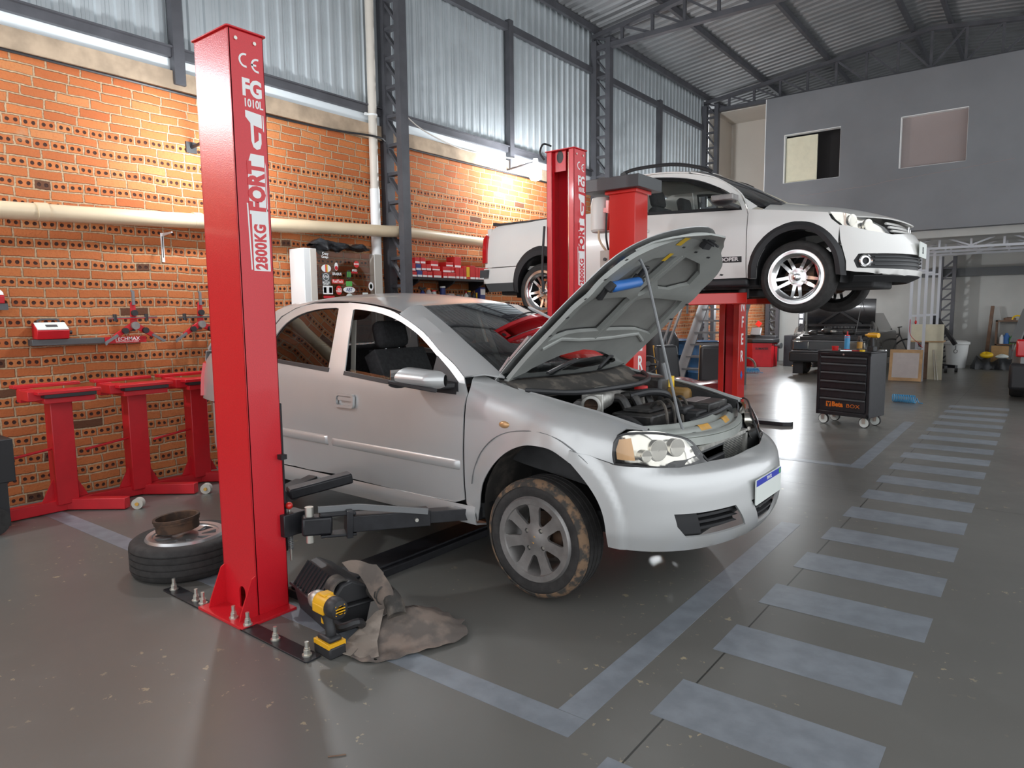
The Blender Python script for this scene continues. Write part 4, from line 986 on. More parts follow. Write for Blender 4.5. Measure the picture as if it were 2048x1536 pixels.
    solo('floor_crossbeam', MB().bb(-.12, .12, 0, 2.66, 0, .045).bb(-.09, .09, 0.01, 2.65, .045, .06), 'blackm', 'black steel cover on the floor joining the two near lift columns', 'crossbeam', loc=(-3.0, 2.02, 0), bevel=.004)

def build_far_lift():
    def post(label, x, y, oy, H, letters, zl, size):
        t = thing('lift_column', label, 'car lift', (x, y, 0), 0, 'columns of the lift under the white pickup')
        w, d = .125, .115
        yb, yo = -oy*d, oy*d
        c = MB().bb(-w, w, yb-.004, yb+.004, 0, H).bb(w-.008, w, -d, d, 0, H).bb(-w, -w+.008, -d, d, 0, H).bb(-w, -w+.07, yo-.004, yo+.004, 0, H).bb(w-.07, w, yo-.004, yo+.004, 0, H)
        part('column', c, 'red2', t, bevel=.004)
        part('inner_channel', MB().bb(-.045, .045, yo-oy*.05, yo-oy*.03, 0, H), 'redm', t)
        part('base_plate', MB().bb(-w-.06, w+.06, -d-.06, d+.06, 0, .02), 'red2', t)
        part('foot_box', MB().bb(-w-.02, w+.02, -d-.02, d+.02, .02, .30), 'red2', t)
        for ch, z in letters: text('lettering', ch, size, 'paper', t, (w+.001, .0, z), (0, 1, 0), (0, 0, 1), align='CENTER', bold=.004, sx=.85)
        part('blue_diamond', MB().prism([(-.035, zl), (0, zl-.06), (.035, zl), (0, zl+.06)], .001, lambda a, b, h: (w+.0005+h, a, b)), 'blue', t)
        return t
    B = post('red lift column behind the pickup with white letters N F E R', -3.08, 8.42, -1, 1.66, (('N', 1.53), ('F', 1.33), ('E', 1.12), ('R', .91)), .68, .19)
    A = post('red lift column in front of the pickup carrying a grey box on top', -2.95, 5.47, 1, 2.53, (('N', 1.62), ('F', 1.41), ('E', 1.20), ('R', 1.02)), .80, .19)
    part('top_flange', MB().bb(-.16, .15, -.14, .14, 2.50, 2.53), 'red2', A, bevel=.004)
    part('gear_cover', MB().bb(-.37, .20, -.20, .24, 2.53, 2.635), 'greydk', A, bevel=.004)
    mo = part('motor', MB().lathe([(.001, 2.20), (.085, 2.20), (.10, 2.22), (.10, 2.44), (.085, 2.50), (.001, 2.50)], (-.27, 0, 0), n=24), 'label', A)
    part('mount', MB().bb(-.17, -.12, -.10, .06, 2.20, 2.46).bb(-.20, -.12, -.09, -.06, 2.36, 2.40), 'red2', A)
    sw = part('switch_box', MB().bb(-.235, -.125, -.09, .01, 1.88, 2.03), 'beige', A, bevel=.006)
    part('switch_knob', MB().cyl((-.18, -.09, 1.95), (-.18, -.105, 1.95), .015, n=12), 'black', sw)
    part('motor_cable', MB().tube(cr([(-.25, -.08, 2.22), (-.245, -.09, 2.14), (-.215, -.09, 2.08), (-.19, -.06, 2.03)], 5), .010, 6), 'pvc', A)
    part('switch_cable', MB().tube(cr([(-.15, -.12, 2.35), (-.16, -.11, 2.15), (-.165, -.06, 2.03)], 5), .009, 6), 'black', A)
    # raised arms under the pickup
    for nm, par, pts in (('swing_arm', B, [((-.10, -.16, 1.60), (-1.0, -.75, 1.60))]), ('swing_arm', B, [((.10, -.16, 1.60), (.75, -.70, 1.60))]), ('swing_arm', A, [((.10, .16, 1.58), (.70, .95, 1.60))]), ('swing_arm', A, [((-.10, .16, 1.58), (-1.0, .95, 1.60))])):
        a, b = pts[0]; s = part(nm, MB().bar(a, b, .12, .10), 'red2', par, bevel=.005)
        part('lift_pad', MB().cyl((b[0], b[1], b[2]), (b[0], b[1], b[2]+.085), .05, n=14), 'black', s)
    solo('floor_crossbeam', MB().bb(-1.1, .0, -.10, .10, 0, .05).prism([(0, -.1), (.09, -.03), (.09, .03), (0, .1)], .05), 'blackm', 'low black steel beam on the floor by the sedan headlamp', 'crossbeam', loc=(-2.58, 9.02, 0), bevel=.003)

# ---------------------------------------------------------------- stands and devices on the left wall
def build_stands():
    def stand(y, label, first=None):
        t = thing('alignment_stand', label, 'stand', (-5.93, y, 0), 0, 'red wheeled stands by the brick wall')
        part('column', MB().bb(-.065, .065, -.075, .075, .06, .86), 'redm', t, bevel=.006)
        [part('gusset', MB().prism([(k*.065, .09), (k*.065, .26), (k*.075, .26), (k*.16, .09)], .012, lambda a, b, h: (h-.006, a, b)), 'redm', t, smooth=0) for k in (-1, 1)]
        b = part('base_bar', MB().bar((0, -.48, .05), (0, .02, .05), .075, .085).bar((-.02, .0, .05), (.36, .30, .05), .075, .085), 'redm', t, bevel=.004)
        c = part('castor', MB().cyl((.40, .375, .042), (.44, .335, .042), .042, n=20), 'beige', t, label='cream castor wheel')
        part('castor_hub', MB().cyl((.395, .38, .042), (.447, .328, .042), .014, n=12), 'amber', c)
        part('castor', MB().cyl((-.02, -.50, .035), (.03, -.50, .035), .035, n=16), 'black', t)
        part('tray', MB().bb(-.16, .20, -.15, .19, .86, .90).bb(-.20, -.10, -.25, .20, .96, .985).bb(.06, .24, -.20, .22, .93, .955).bb(-.12, -.04, -.23, -.14, .86, .96), 'redm', t, bevel=.004)
        part('rail', MB().bb(-.10, .20, .17, .20, .90, .94).bb(.12, .24, -.16, .18, .905, .93), 'black', t)
        part('box_end', MB().bb(-.02, .16, -.24, -.10, .885, .955), 'redm', t, bevel=.004)
        part('side_rod', MB().cyl((.02, -.06, .50), (.10, -.42, .47), .010, n=8), 'redm', t)
        return t
    a = stand(1.95, 'red wheeled alignment stand against the brick wall, leftmost of the three')
    dup(a, (-5.93, 2.50, 0), label='red wheeled alignment stand in the middle of the row by the wall')
    dup(a, (-5.93, 3.02, 0), label='red wheeled alignment stand partly hidden behind the rear of the silver sedan')
    # three-armed wheel clamps hanging on the wall
    def clamp(y, label):
        t = thing('wheel_clamp', label, 'wheel clamp', (WX+.10, y, 1.42), 0, 'three-armed wheel clamps on the brick wall')
        for k, an in enumerate((90, 212, 328)):
            c, s = math.cos(R(an)), math.sin(R(an)); n = (-s, c); P = lambda a, b, h: (h, c*a-s*b, s*a+c*b)
            ar = part('arm', MB().prism([(0, -.028), (.19, -.018), (.20, 0), (.19, .018), (0, .028)], .02, P), 'redm', t, bevel=.003)
            part('claw', MB().prism([(.17, -.012), (.29, -.012), (.30, .016), (.285, .016), (.28, .010), (.17, .010)], .015, lambda a, b, h, P=P: P(a, b, h+.02)), 'greymid', ar)
            part('knob', MB().lathe([(.001, 0), (.026, 0), (.026, .03), (.001, .03)], (0.02, c*.10, s*.10), axis='x', n=14), 'black', ar)
        part('hub', MB().lathe([(.001, 0), (.034, 0), (.034, .03), (.001, .03)], (.02, 0, -.01), axis='x', n=18), 'alloy', t)
        part('cross_bar', MB().cyl((.03, -.22, .055), (.03, .19, .06), .010, n=8), 'chrome', t)
        part('cross_bar_knob', MB().cyl((.03, -.16, .03), (.03, -.16, .09), .016, n=10).cyl((.03, .10, .03), (.03, .10, .09), .016, n=10), 'black', t)
        part('wall_hook', MB().bb(-.10, .0, -.015, .015, -.06, -.02), 'greydk', t)
        return t
    clamp(2.70, 'red three-armed wheel clamp hanging left of the other on the brick wall')
    clamp(3.30, 'red three-armed wheel clamp on the wall nearest the foreground lift column')
    solo('wall_rail', MB().bb(0, .10, 1.93, 2.46, 1.265, 1.315), 'greydk', 'long grey wall rail below the red gauge box with a red sticker', 'rail', loc=(WX, 0, 0), bevel=.004)
    r = bpy.data.objects['wall_rail']
    st = part('sticker', MB().bb(.1005, .102, 2.46, 2.80, 1.262, 1.318).bb(0, .10, 2.46, 2.80, 1.27, 1.31), 'redm', r)
    text('lettering', 'TECHMAX', .045, 'paper', st, (.1025, 2.64, 1.297), (0, 1, 0), (0, 0, 1), align='CENTER', bold=.0005)
    text('lettering', 'WWW.TECHMAX.COM', .018, 'paper', st, (.1025, 2.64, 1.273), (0, 1, 0), (0, 0, 1), align='CENTER')
    g = thing('gauge_box', 'small red gauge box with pale sloping face on the wall rail', 'gauge', (WX+.06, 2.075, 1.316))
    part('housing', MB().prism([(-.05, 0), (.055, 0), (.075, .07), (-.02, .13), (-.05, .13)], .23, lambda a, b, h: (a, -.115+h, b)), 'redm', g, bevel=.006)
    fc = part('face', MB().prism([(.071, .074), (-.016, .129), (-.013, .134), (.074, .079)], .22, lambda a, b, h: (a, -.11+h, b)), 'label', g)
    part('display', MB().prism([(.045, .094), (.02, .110), (.022, .114), (.047, .098)], .08, lambda a, b, h: (a+.001, -.04+h, b+.002)), 'greydk', fc)
    part('handle', MB().tube(cr([(-.03, -.07, .13), (-.03, -.065, .155), (-.03, .065, .155), (-.03, .07, .13)], 4), .008, 6), 'greydk', g)
    part('side_knob', MB().cyl((.02, .115, .05), (.02, .145, .05), .016, n=12), 'black', g)
    g2 = thing('gauge_box', 'red gauge box on a grey bracket cut by the left picture edge', 'gauge', (WX+.06, 1.73, 1.60))
    part('housing', MB().prism([(-.05, 0), (.055, 0), (.06, .06), (-.05, .10)], .20, lambda a, b, h: (a, -.16+h, b)), 'redm', g2, bevel=.006)
    part('face', MB().prism([(.057, .065), (-.045, .103), (-.045, .118), (.045, .085)], .19, lambda a, b, h: (a, -.155+h, b)), 'label', g2)
    part('wall_rail', MB().bb(-.05, .05, -.45, .06, -.05, 0), 'greydk', g2)
    solo('shelf_bracket', MB().bb(0, .012, -.012, .012, -.26, 0).prism([(0, 0), (.20, 0), (.20, -.012), (.012, -.03), (.012, -.22), (0, -.24)], .008, lambda a, b, h: (a, -.004+h, b)), 'white', 'white metal shelf bracket on the bricks under the cream pipe', 'bracket', loc=(WX, 3.04, 2.24), smooth=0)
    k = thing('black_cabinet', 'dark cabinet edge on wheels at the far left of the picture', 'cabinet', (-5.60, 1.30, 0))
    part('body', MB().bb(-.30, .0, -.45, .25, .36, .66), 'black', k, bevel=.006)
    part('leg', MB().bb(-.05, -.01, .10, .20, .05, .36), 'black', k); part('wheel', MB().cyl((-.03, .1, .10), (.0, .1, .10), .10, n=20), 'rubber', k)

# ---------------------------------------------------------------- shelf with red boxes, bottles, display cabinet
def build_shelf():
    U = lambda u: 5.91 + (.0977*u-17)*.0096*1.03
    sh = thing('wall_shelf', 'black wall shelf carrying the red boxes', 'shelf', (WX, 0, 1.93))
    part('board', MB().bb(.01, .32, 5.86, 7.66, -.03, 0), 'blackm', sh)
    for y in (5.98, 6.62, 7.22, 7.58): part('shelf_bracket', MB().prism([(.02, -.03), (.30, -.03), (.28, -.06), (.05, -.16), (.02, -.16)], .03, lambda a, b, h, y=y: (a, y+h, b)), 'blackm', sh)
    bx = [(160, 255, 455, 560, 'redbox'), (160, 255, 305, 450, 'redbox'), (258, 352, 440, 565, 'navy'), (258, 352, 310, 437, 'navy'), (262, 352, 185, 306, 'redbox'), (358, 455, 182, 306, 'redbox'), (355, 440, 440, 560, 'redbox'), (355, 440, 310, 436, 'redbox'), (443, 535, 440, 560, 'redbox'), (443, 535, 310, 436, 'redbox'),
          (553, 705, 435, 570, 'redbox'), (550, 700, 345, 432, 'redbox'), (545, 690, 232, 342, 'redbox'), (735, 822, 465, 575, 'redbox'), (825, 980, 465, 580, 'redbox'), (750, 912, 345, 460, 'redbox'), (915, 980, 345, 460, 'redbox'), (835, 980, 245, 340, 'redbox'), (985, 1055, 360, 580, 'redbox'), (1060, 1140, 360, 580, 'redbox'), (1005, 1140, 130, 355, 'redbox'), (1145, 1198, 310, 580, 'redbox'),
          (1200, 1270, 330, 585, 'yellow'), (1275, 1382, 300, 590, 'redbox'), (1385, 1458, 330, 590, 'redbox'), (1460, 1650, 330, 590, 'redbox'), (1690, 1850, 475, 605, 'yellow'), (1690, 1850, 340, 470, 'redbox')]
    rows = {}
    base = lambda u: 565+.022*(u-160)
    order = sorted(range(len(bx)), key=lambda i: (round((base(bx[i][0])-bx[i][3])/125), bx[i][0]))
    nth = ['first', 'second', 'third', 'fourth', 'fifth', 'sixth', 'seventh', 'eighth', 'ninth', 'tenth', 'eleventh', 'twelfth', 'thirteenth', 'fourteenth']
    cnt = {}
    supp = {}
    for i in order:
        u0, u1, v0, v1, m = bx[i]; lv = max(0, round((base(u0)-v1)/125)); lv = min(lv, 2)
        z0 = max(0, (base(u0)-v1)*.000639) if lv else 0
        h = (v1-v0)*.000639; y0, y1 = U(u0), U(u1)
        for (a, b, zt) in supp.values():
            if a < y1-.004 and b > y0+.004 and zt > z0: z0 = zt
        supp[i] = (y0, y1, z0+h)
        k = (lv, m); cnt[k] = cnt.get(k, 0)+1
        row = ('bottom', 'second', 'top')[lv]; cn = {'redbox': 'red', 'navy': 'navy', 'yellow': 'yellow'}[m]
        t = thing('card_box', '%s %s card box from the left in the %s layer on the black shelf' % (nth[cnt[k]-1], cn, row), 'box', (WX+.08, (y0+y1)/2, 1.93+z0), 0, 'card boxes on the black wall shelf')
        w = (y1-y0)/2-.003; D = .19-.02*lv
        b = part('carton', MB().bb(0, D, -w, w, 0, h-.001), m, t, bevel=.002)
        part('label_strip', MB().bb(D, D+.001, -w*.95, w*.95, .006, .006+min(.026, h*.3)), 'paper' if m != 'yellow' else 'redbox', t)
    # bottles on a lower ledge
    sh2 = solo('wall_ledge', MB().bb(.01, .30, 5.9, 7.7, -.03, 0).bb(.01, .04, 5.9, 5.94, -.35, -.03).bb(.01, .04, 7.6, 7.64, -.35, -.03), 'blackm', 'narrow dark ledge with bottles under the black shelf', 'ledge', loc=(WX, 0, 1.60))
    def bottle(u, w, h, m, mc, label, neck=.35, spray=False, square=False):
        t = thing('bottle', label, 'bottle', (WX+.14, U(u), 1.60))
        if square: part('body', MB().bb(-.05, .05, -w, w, 0, h), m, t, bevel=.006)
        else: part('body', MB().lathe([(.001, 0), (w, 0), (w, h*.72), (w*neck+.004, h*.86), (w*neck+.002, h*.9), (.001, h*.9)], n=18), m, t)
        if not square: part('cap', MB().lathe([(.001, h*.9), (w*neck+.006, h*.9), (w*neck+.006, h), (.001, h)], n=14), mc, t)
        if spray: part('trigger', MB().bar((0, -.01, h), (.0, -.06, h+.02), .02, .03).bar((0, .0, h), (0, .05, h+.015), .02, .022), mc, t)
        return t
    bottle(475, .034, .19, 'navy', 'black', 'blue spray bottle with black trigger on the ledge', spray=True)
    bottle(590, .040, .205, 'panel', 'orange', 'clear bottle with an orange cap on the ledge', .4)
    bottle(690, .034, .18, 'label', 'redp', 'pale bottle with a red cap on the ledge', .7)
    bottle(745, .030, .13, 'white', 'orange', 'short white bottle with an orange cap on the ledge', .8)
    bottle(860, .036, .235, 'navy', 'white', 'tall navy spray can with a white cap on the ledge', .85)
    bottle(990, .05, .14, 'panel', 'white', 'square translucent container in the middle of the ledge', square=True)
    bottle(1165, .028, .13, 'greymid', 'greymid', 'plain grey can on the ledge', .9)
    bottle(1250, .024, .13, 'label', 'label', 'small bottle with a pointed nozzle on the ledge', .2)
    bottle(1335, .030, .17, 'label', 'redp', 'pale green bottle with a red nozzle on the ledge', .25)
    bottle(1395, .026, .185, 'greydk', 'yellow', 'dark bottle with a yellow cap on the ledge', .8)
    bottle(1500, .030, .15, 'greydk', 'black', 'dark grey spray bottle right of the yellow cap on the ledge', .4)
    bottle(1560, .013, .16, 'yellow', 'yellow', 'thin yellow tube on the ledge', .7)
    b = bottle(1640, .055, .235, 'navy', 'white', 'large navy oil can with a white label on the ledge', square=True)
    part('label', MB().bb(.0505, .052, -.05, .05, .13, .21), 'paper', b)
    # glass display door with stickers
    c = thing('display_cabinet', 'glass fronted cabinet covered in stickers against the brick wall', 'cabinet', (WX+.02, 0, 0))
    part('frame', MB().bb(.0, .25, 4.36, 4.52, 0, 2.18).bb(.18, .26, 5.30, 5.42, 0, 2.17).bb(.0, .04, 4.52, 5.42, .9, .95).bb(0, .25, 4.52, 5.26, 0, .9), 'white', c, bevel=.004)
    part('side_face', MB().bb(.25, .254, 4.44, 4.515, .9, 2.175), 'cream', c)
    part('right_face', MB().bb(.26, .264, 5.305, 5.415, .9, 2.165), 'beige', c)
    gl = part('glass_pane', MB().bb(.255, .260, 4.52, 5.30, .9, 2.16), 'plexi', c)
    for z in (1.35, 1.72): part('inner_shelf', MB().bb(.02, .24, 4.52, 5.26, z, z+.012), 'plexi', c)
    X = .2605; K = 1/153.0
    SY = lambda u: 4.55+(u-478)*.0879*.0069; SZ = lambda v: 2.18-(v-290)*.0879/178
    def oval(nm, u, v, a, b, m): return part(nm, MB().prism(ell(SY(u), SZ(v), a*.66, b*.8, 24), .0008, lambda p, q, h: (X+h, p, q)), m, gl)
    def rect(nm, u0, u1, v0, v1, m): return part(nm, MB().prism(rrect(SY(u0), SY(u1), SZ(v1), SZ(v0), .004), .0008, lambda p, q, h: (X+h, p, q)), m, gl)
    def tx(par, s, u, v, size, m='paper', **k): return text('lettering', s, size*.8, m, par, (X+.0012, SY(u), SZ(v)), (0, 1, 0), (0, 0, 1), align='CENTER', depth=.0004, sx=.85, bold=.0006, **k)
    s = oval('sticker', 610, 700, .095, .052, 'paper'); part('stripe', MB().prism([(SY(590), SZ(780)), (SY(615), SZ(780)), (SY(615), SZ(620)), (SY(590), SZ(620))], .0008, lambda p, q, h: (X+.001+h, p, q)), 'redp', s); part('stripe', MB().prism([(SY(617), SZ(780)), (SY(640), SZ(780)), (SY(640), SZ(620)), (SY(617), SZ(620))], .0008, lambda p, q, h: (X+.001+h, p, q)), 'yellow', s)
    s = rect('sticker', 515, 680, 800, 1060, 'greydk'); tx(s, 'VW', 598, 885, .06); part('ring', MB().prism(ring_arc(SY(598), SZ(885), .040, .005, 0, 359, 28), .0008, lambda p, q, h: (X+.001+h, p, q)), 'paper', s); tx(s, 'MOTOR', 598, 1005, .038); tx(s, 'SPORT', 598, 1042, .038)
    s = rect('sticker', 722, 985, 925, 1020, 'redp'); tx(s, 'FuelTech', 853, 972, .055)
    s = oval('sticker', 830, 650, .036, .055, 'paper'); part('stripe', MB().prism(ell(SY(830), SZ(680), .020, .022, 16), .0008, lambda p, q, h: (X+.001+h, p, q)), 'redm', s)
    tx(gl, 'BRABUS', 840, 812, .05)
    s = rect('sticker', 525, 735, 1075, 1255, 'paper'); rect('panel_red', 655, 722, 1105, 1230, 'redp'); rect('panel_blue', 540, 600, 1105, 1230, 'navy')
    s = oval('sticker', 870, 1165, .062, .062, 'redp'); tx(s, 'PRO', 885, 1150, .042); tx(s, 'TURBO', 870, 1190, .034)
    s = oval('sticker', 1105, 1150, .125, .042, 'paper'); tx(s, 'ABT', 1105, 1150, .07, 'navy')
    s = oval('sticker', 1105, 810, .055, .062, 'black'); [part('claw_mark', MB().prism([(SY(1105)+d-.006, SZ(870)), (SY(1105)+d+.004, SZ(870)), (SY(1105)+d+.008, SZ(750)), (SY(1105)+d-.004, SZ(750))], .0008, lambda p, q, h: (X+.001+h, p, q)), 'green', s) for d in (-.018, 0, .018)]
    rect('sticker', 1035, 1175, 960, 1070, 'green'); s = rect('sticker', 1160, 1310, 740, 780, 'redm'); tx(gl, 'SPEED', 1240, 715, .038)
    s = oval('sticker', 1290, 575, .058, .045, 'redp'); tx(s, 'BANKS', 1290, 572, .034)
    s = oval('sticker', 1105, 1330, .075, .062, 'label'); s = rect('sticker', 1410, 1540, 1205, 1275, 'label'); s = oval('sticker', 1620, 1060, .055, .060, 'paper'); oval('panel_green', 1620, 1060, .03, .034, 'green')
    rect('sticker', 530, 770, 1290, 1340, 'redm'); s = rect('sticker', 530, 800, 1400, 1450, 'paper'); tx(gl, 'Crazy', 600, 385, .05); tx(gl, 'Garage', 590, 455, .045)
    def cl(u, v):
        th = 2*math.pi*v; r = .05+.04*math.sin(3.1*u*math.pi)**2+.012*math.sin(th*5+u*20)
        return (.14+r*1.2*math.cos(th), 4.50+.78*u, 2.195+r*(.62+.3*math.sin(u*7))*math.sin(th)*min(1, (u+.08)*5)*min(1, (1.05-u)*5)+.01*math.sin(u*25))
    solo('black_cloth', MB().grid(cl, 40, 24), 'blackbag', 'crumpled black cloth lying on top of the sticker cabinet', 'cloth', loc=(WX+.05, 0, .03))

# ---------------------------------------------------------------- things on the floor by the near column
def build_floor_things():
    t = thing('wheel_and_tyre', 'loose alloy wheel lying flat on the floor left of the near red column', 'wheel', (-3.98, 1.92, .102))
    wh = wheel_parts(t, (0, 0, 0), .305, .20, .205, 'nine', 'alloyb', name='tyre')
    wh.rotation_euler = (R(-90), 0, R(20))
    d = thing('brake_drum', 'rusty brake drum resting on the loose alloy wheel', 'brake drum', (-4.03, 1.90, .222))
    part('drum', MB().lathe([(.095, 0), (.118, .004), (.12, .012), (.12, .05), (.126, .052), (.126, .066), (.130, .068), (.130, .082), (.122, .084), (.113, .080), (.110, .02), (.095, .016), (.03, .016), (.03, 0)], n=48, close=True).at(), 'rust', d)
    for o in (d,): o.rotation_euler = (R(3), R(-4), 0)
    # impact wrench standing on its battery
    w = thing('impact_wrench', 'yellow and black cordless impact wrench standing on its battery', 'power tool', (-2.435, 1.775, 0), 176)
    ba = part('battery', MB().bb(-.075, .055, -.042, .042, 0, .052), 'black', w, bevel=.008)
    part('battery_top', MB().bb(-.07, .05, -.044, .044, .046, .068).bb(.02, .058, -.022, .022, .01, .05).bb(-.05, .0, -.0435, -.04, .012, .04), 'drill', ba, bevel=.005, label='yellow battery shoulder')
    part('handle', MB().tube(cr([(-.015, 0, .06), (-.022, 0, .10), (-.01, 0, .14), (.005, 0, .18)], 4), [.034, .027, .022, .022, .022, .022, .022, .022, .022, .023, .024, .026, .028], 14), 'black', w)
    part('foot', MB().bb(-.062, .042, -.034, .034, .062, .09), 'black', w, bevel=.012)
    part('belt_hook', MB().bar((.02, -.036, .085), (.05, -.036, .10), .006, .03), 'drill', w)
    part('trigger', MB().bb(.018, .040, -.010, .010, .125, .17), 'drill', w, bevel=.005)
    body = part('motor_housing', MB().lathe([(.02, -.105), (.040, -.10), (.047, -.08), (.047, -.045), (.044, -.04)], (0, 0, .225), axis='x', n=24), 'black', w)
    vn = MB()
    for k in range(4): vn.bar((-.104+.002*abs(k-1.5), -.024, .205+.013*k), (-.104+.002*abs(k-1.5), .024, .205+.013*k), .004, .005)
    part('vents', vn, 'drill', body)
    yb = part('gear_housing', MB().lathe([(.044, -.045), (.046, -.03), (.046, .03), (.044, .045), (.040, .055)], (0, 0, .225), axis='x', n=24).bb(-.04, .045, -.048, .048, .195, .235).bb(-.02, .03, -.025, .025, .262, .275), 'drill', w, bevel=.005, label='yellow gear housing')
    part('nose', MB().lathe([(.040, .05), (.043, .06), (.040, .085), (.030, .105), (.022, .115), (.022, .12), (.009, .121), (.009, .14), (.001, .14)], (0, 0, .225), axis='x', n=24), 'aluminium', w)
    # air filter housing
    a = thing('air_filter_box', 'black ribbed air filter housing on the floor behind the impact wrench', 'car part', (-2.72, 2.01, 0), -14)
    part('tray', MB().add([(x*(.90 if z == 0 else 1), y*(.8 if z == 0 else 1), z) for z in (0, .13) for x, y in ((-.22, -.11), (.22, -.11), (.22, .11), (-.22, .11))], [(3, 2, 1, 0), (0, 1, 5, 4), (1, 2, 6, 5), (2, 3, 7, 6), (3, 0, 4, 7), (4, 5, 6, 7)]).bb(-.235, .235, -.125, .125, .125, .137), 'black', a, bevel=.006)
    lid = part('lid', MB().prism([(-.11, .137), (.11, .137), (.10, .20), (.02, .245), (-.03, .235)], .42, lambda p, q, h: (-.21+h, p, q)), 'black', a, bevel=.01)
    rb = MB()
    for k in range(9): rb.prism([(-.118, .137), (-.035, .243), (-.03, .236), (-.108, .137)], .008, lambda p, q, h, k=k: (-.20+.036*k+h, p, q))
    part('lid_ribs', rb, 'black', lid)
    ou = part('outlet', MB().lathe([(.045, 0), (.052, 0), (.052, .09), (.045, .09)], (.10, -.02, .20), axis='x', n=24, close=True), 'dusty', a)
    part('outlet_dark', MB().cyl((.115, -.02, .20), (.118, -.02, .20), .045, n=20), 'black', ou)
    part('duct', MB().tube(cr([(.14, .10, .18), (.24, .15, .17), (.32, .17, .14), (.38, .16, .09)], 5), .045, 14), 'dusty', a)
    hs = MB()
    for k in range(6): hs.lathe([(.046, 0), (.051, .006), (.046, .012)], (.20+.02*k, .14, .175), axis='x', n=16)
    part('duct_rings', hs, 'dusty', a)
    part('bracket', MB().tube(cr([(.24, -.10, .10), (.30, -.08, .08), (.34, -.02, .10), (.30, .02, .06)], 4), .020, 8), 'black', a)
    # splash shield
    s = thing('splash_shield', 'bent grey felt splash shield lying beside the impact wrench', 'car part', (-2.26, 2.06, 0))
    pl = [(-.05, -.265)] + cr([(-.055, -.265), (.02, -.262), (.07, -.225), (.115, -.165)], 3)[1:] + cr([(.14, -.11), (.20, .02), (.235, .13), (.22, .20), (.17, .235), (.14, .24)], 3) + [(.13, .28), (.10, .275), (.09, .25)] + cr([(.02, .28), (-.10, .30), (-.17, .26), (-.16, .16)], 3) + [(-.145, .02), (-.12, -.05), (-.09, -.14)]
    hf = lambda x, y: max(.004, .012+.075*math.exp(-((x-.0)**2/.022+(y-.11)**2/.018)) + .05*math.exp(-((x+.10)**2/.01+(y-.02)**2/.02)) - .0*x + .006*math.sin(x*60)*math.sin(y*50))
    hol = ell(-.06, .12, .035, .022, 14)
    part('sheet', MB().panel(pl, lambda x, y: (x, y, hf(x, y)), .02, [hol, ell(-.03, -.245, .006, .006, 8), ell(.055, -.215, .008, .008, 8)]), 'felt', s, solid=.004)
    def flap(u, v):
        b = vec((-.125, -.005, .085)); t = vec((-.215, -.055, .335)); c = b+(t-b)*u+vec((.79, .61, 0))*.035*math.sin(math.pi*u)
        w = .008+.05*min(1, u*2.4) if u < .8 else .072
        p = c+vec((.79, .61, 0))*(v-.5)*2*w*(1 if v > .5 or u < .8 else 1.25); p[2] += (.012*math.sin(v*5) if u > .8 else 0)
        return tuple(p)
    part('flap', MB().grid(flap, 18, 8), 'felt', s, solid=.004)
    fw = [(-.125, -.275), (-.06, -.262), (.02, -.245), (.06, -.20), (-.03, -.13), (-.085, -.06), (-.125, .0), (-.155, -.03), (-.165, -.10), (-.165, -.18)]
    part('front_wing', MB().panel(fw, lambda x, y: (x, y, .012+.075*max(0, (y+.22)/.24)**1.8*max(0, min(1, (-x-.02)/.10))+.035*max(0, (y+.25)/.2)), .02, [ell(-.10, -.255, .006, .006, 8)]), 'feltlight', s, solid=.003, label='paler front wing of the shield')
    solo('twig', MB().tube([(-1.84, 1.32, .003), (-1.815, 1.345, .004), (-1.80, 1.365, .003)], .0025, 5), 'brownw', 'tiny dark twig lying on the floor in the foreground', 'twig')
build_near_lift(); build_far_lift(); build_stands(); build_shelf(); build_floor_things()
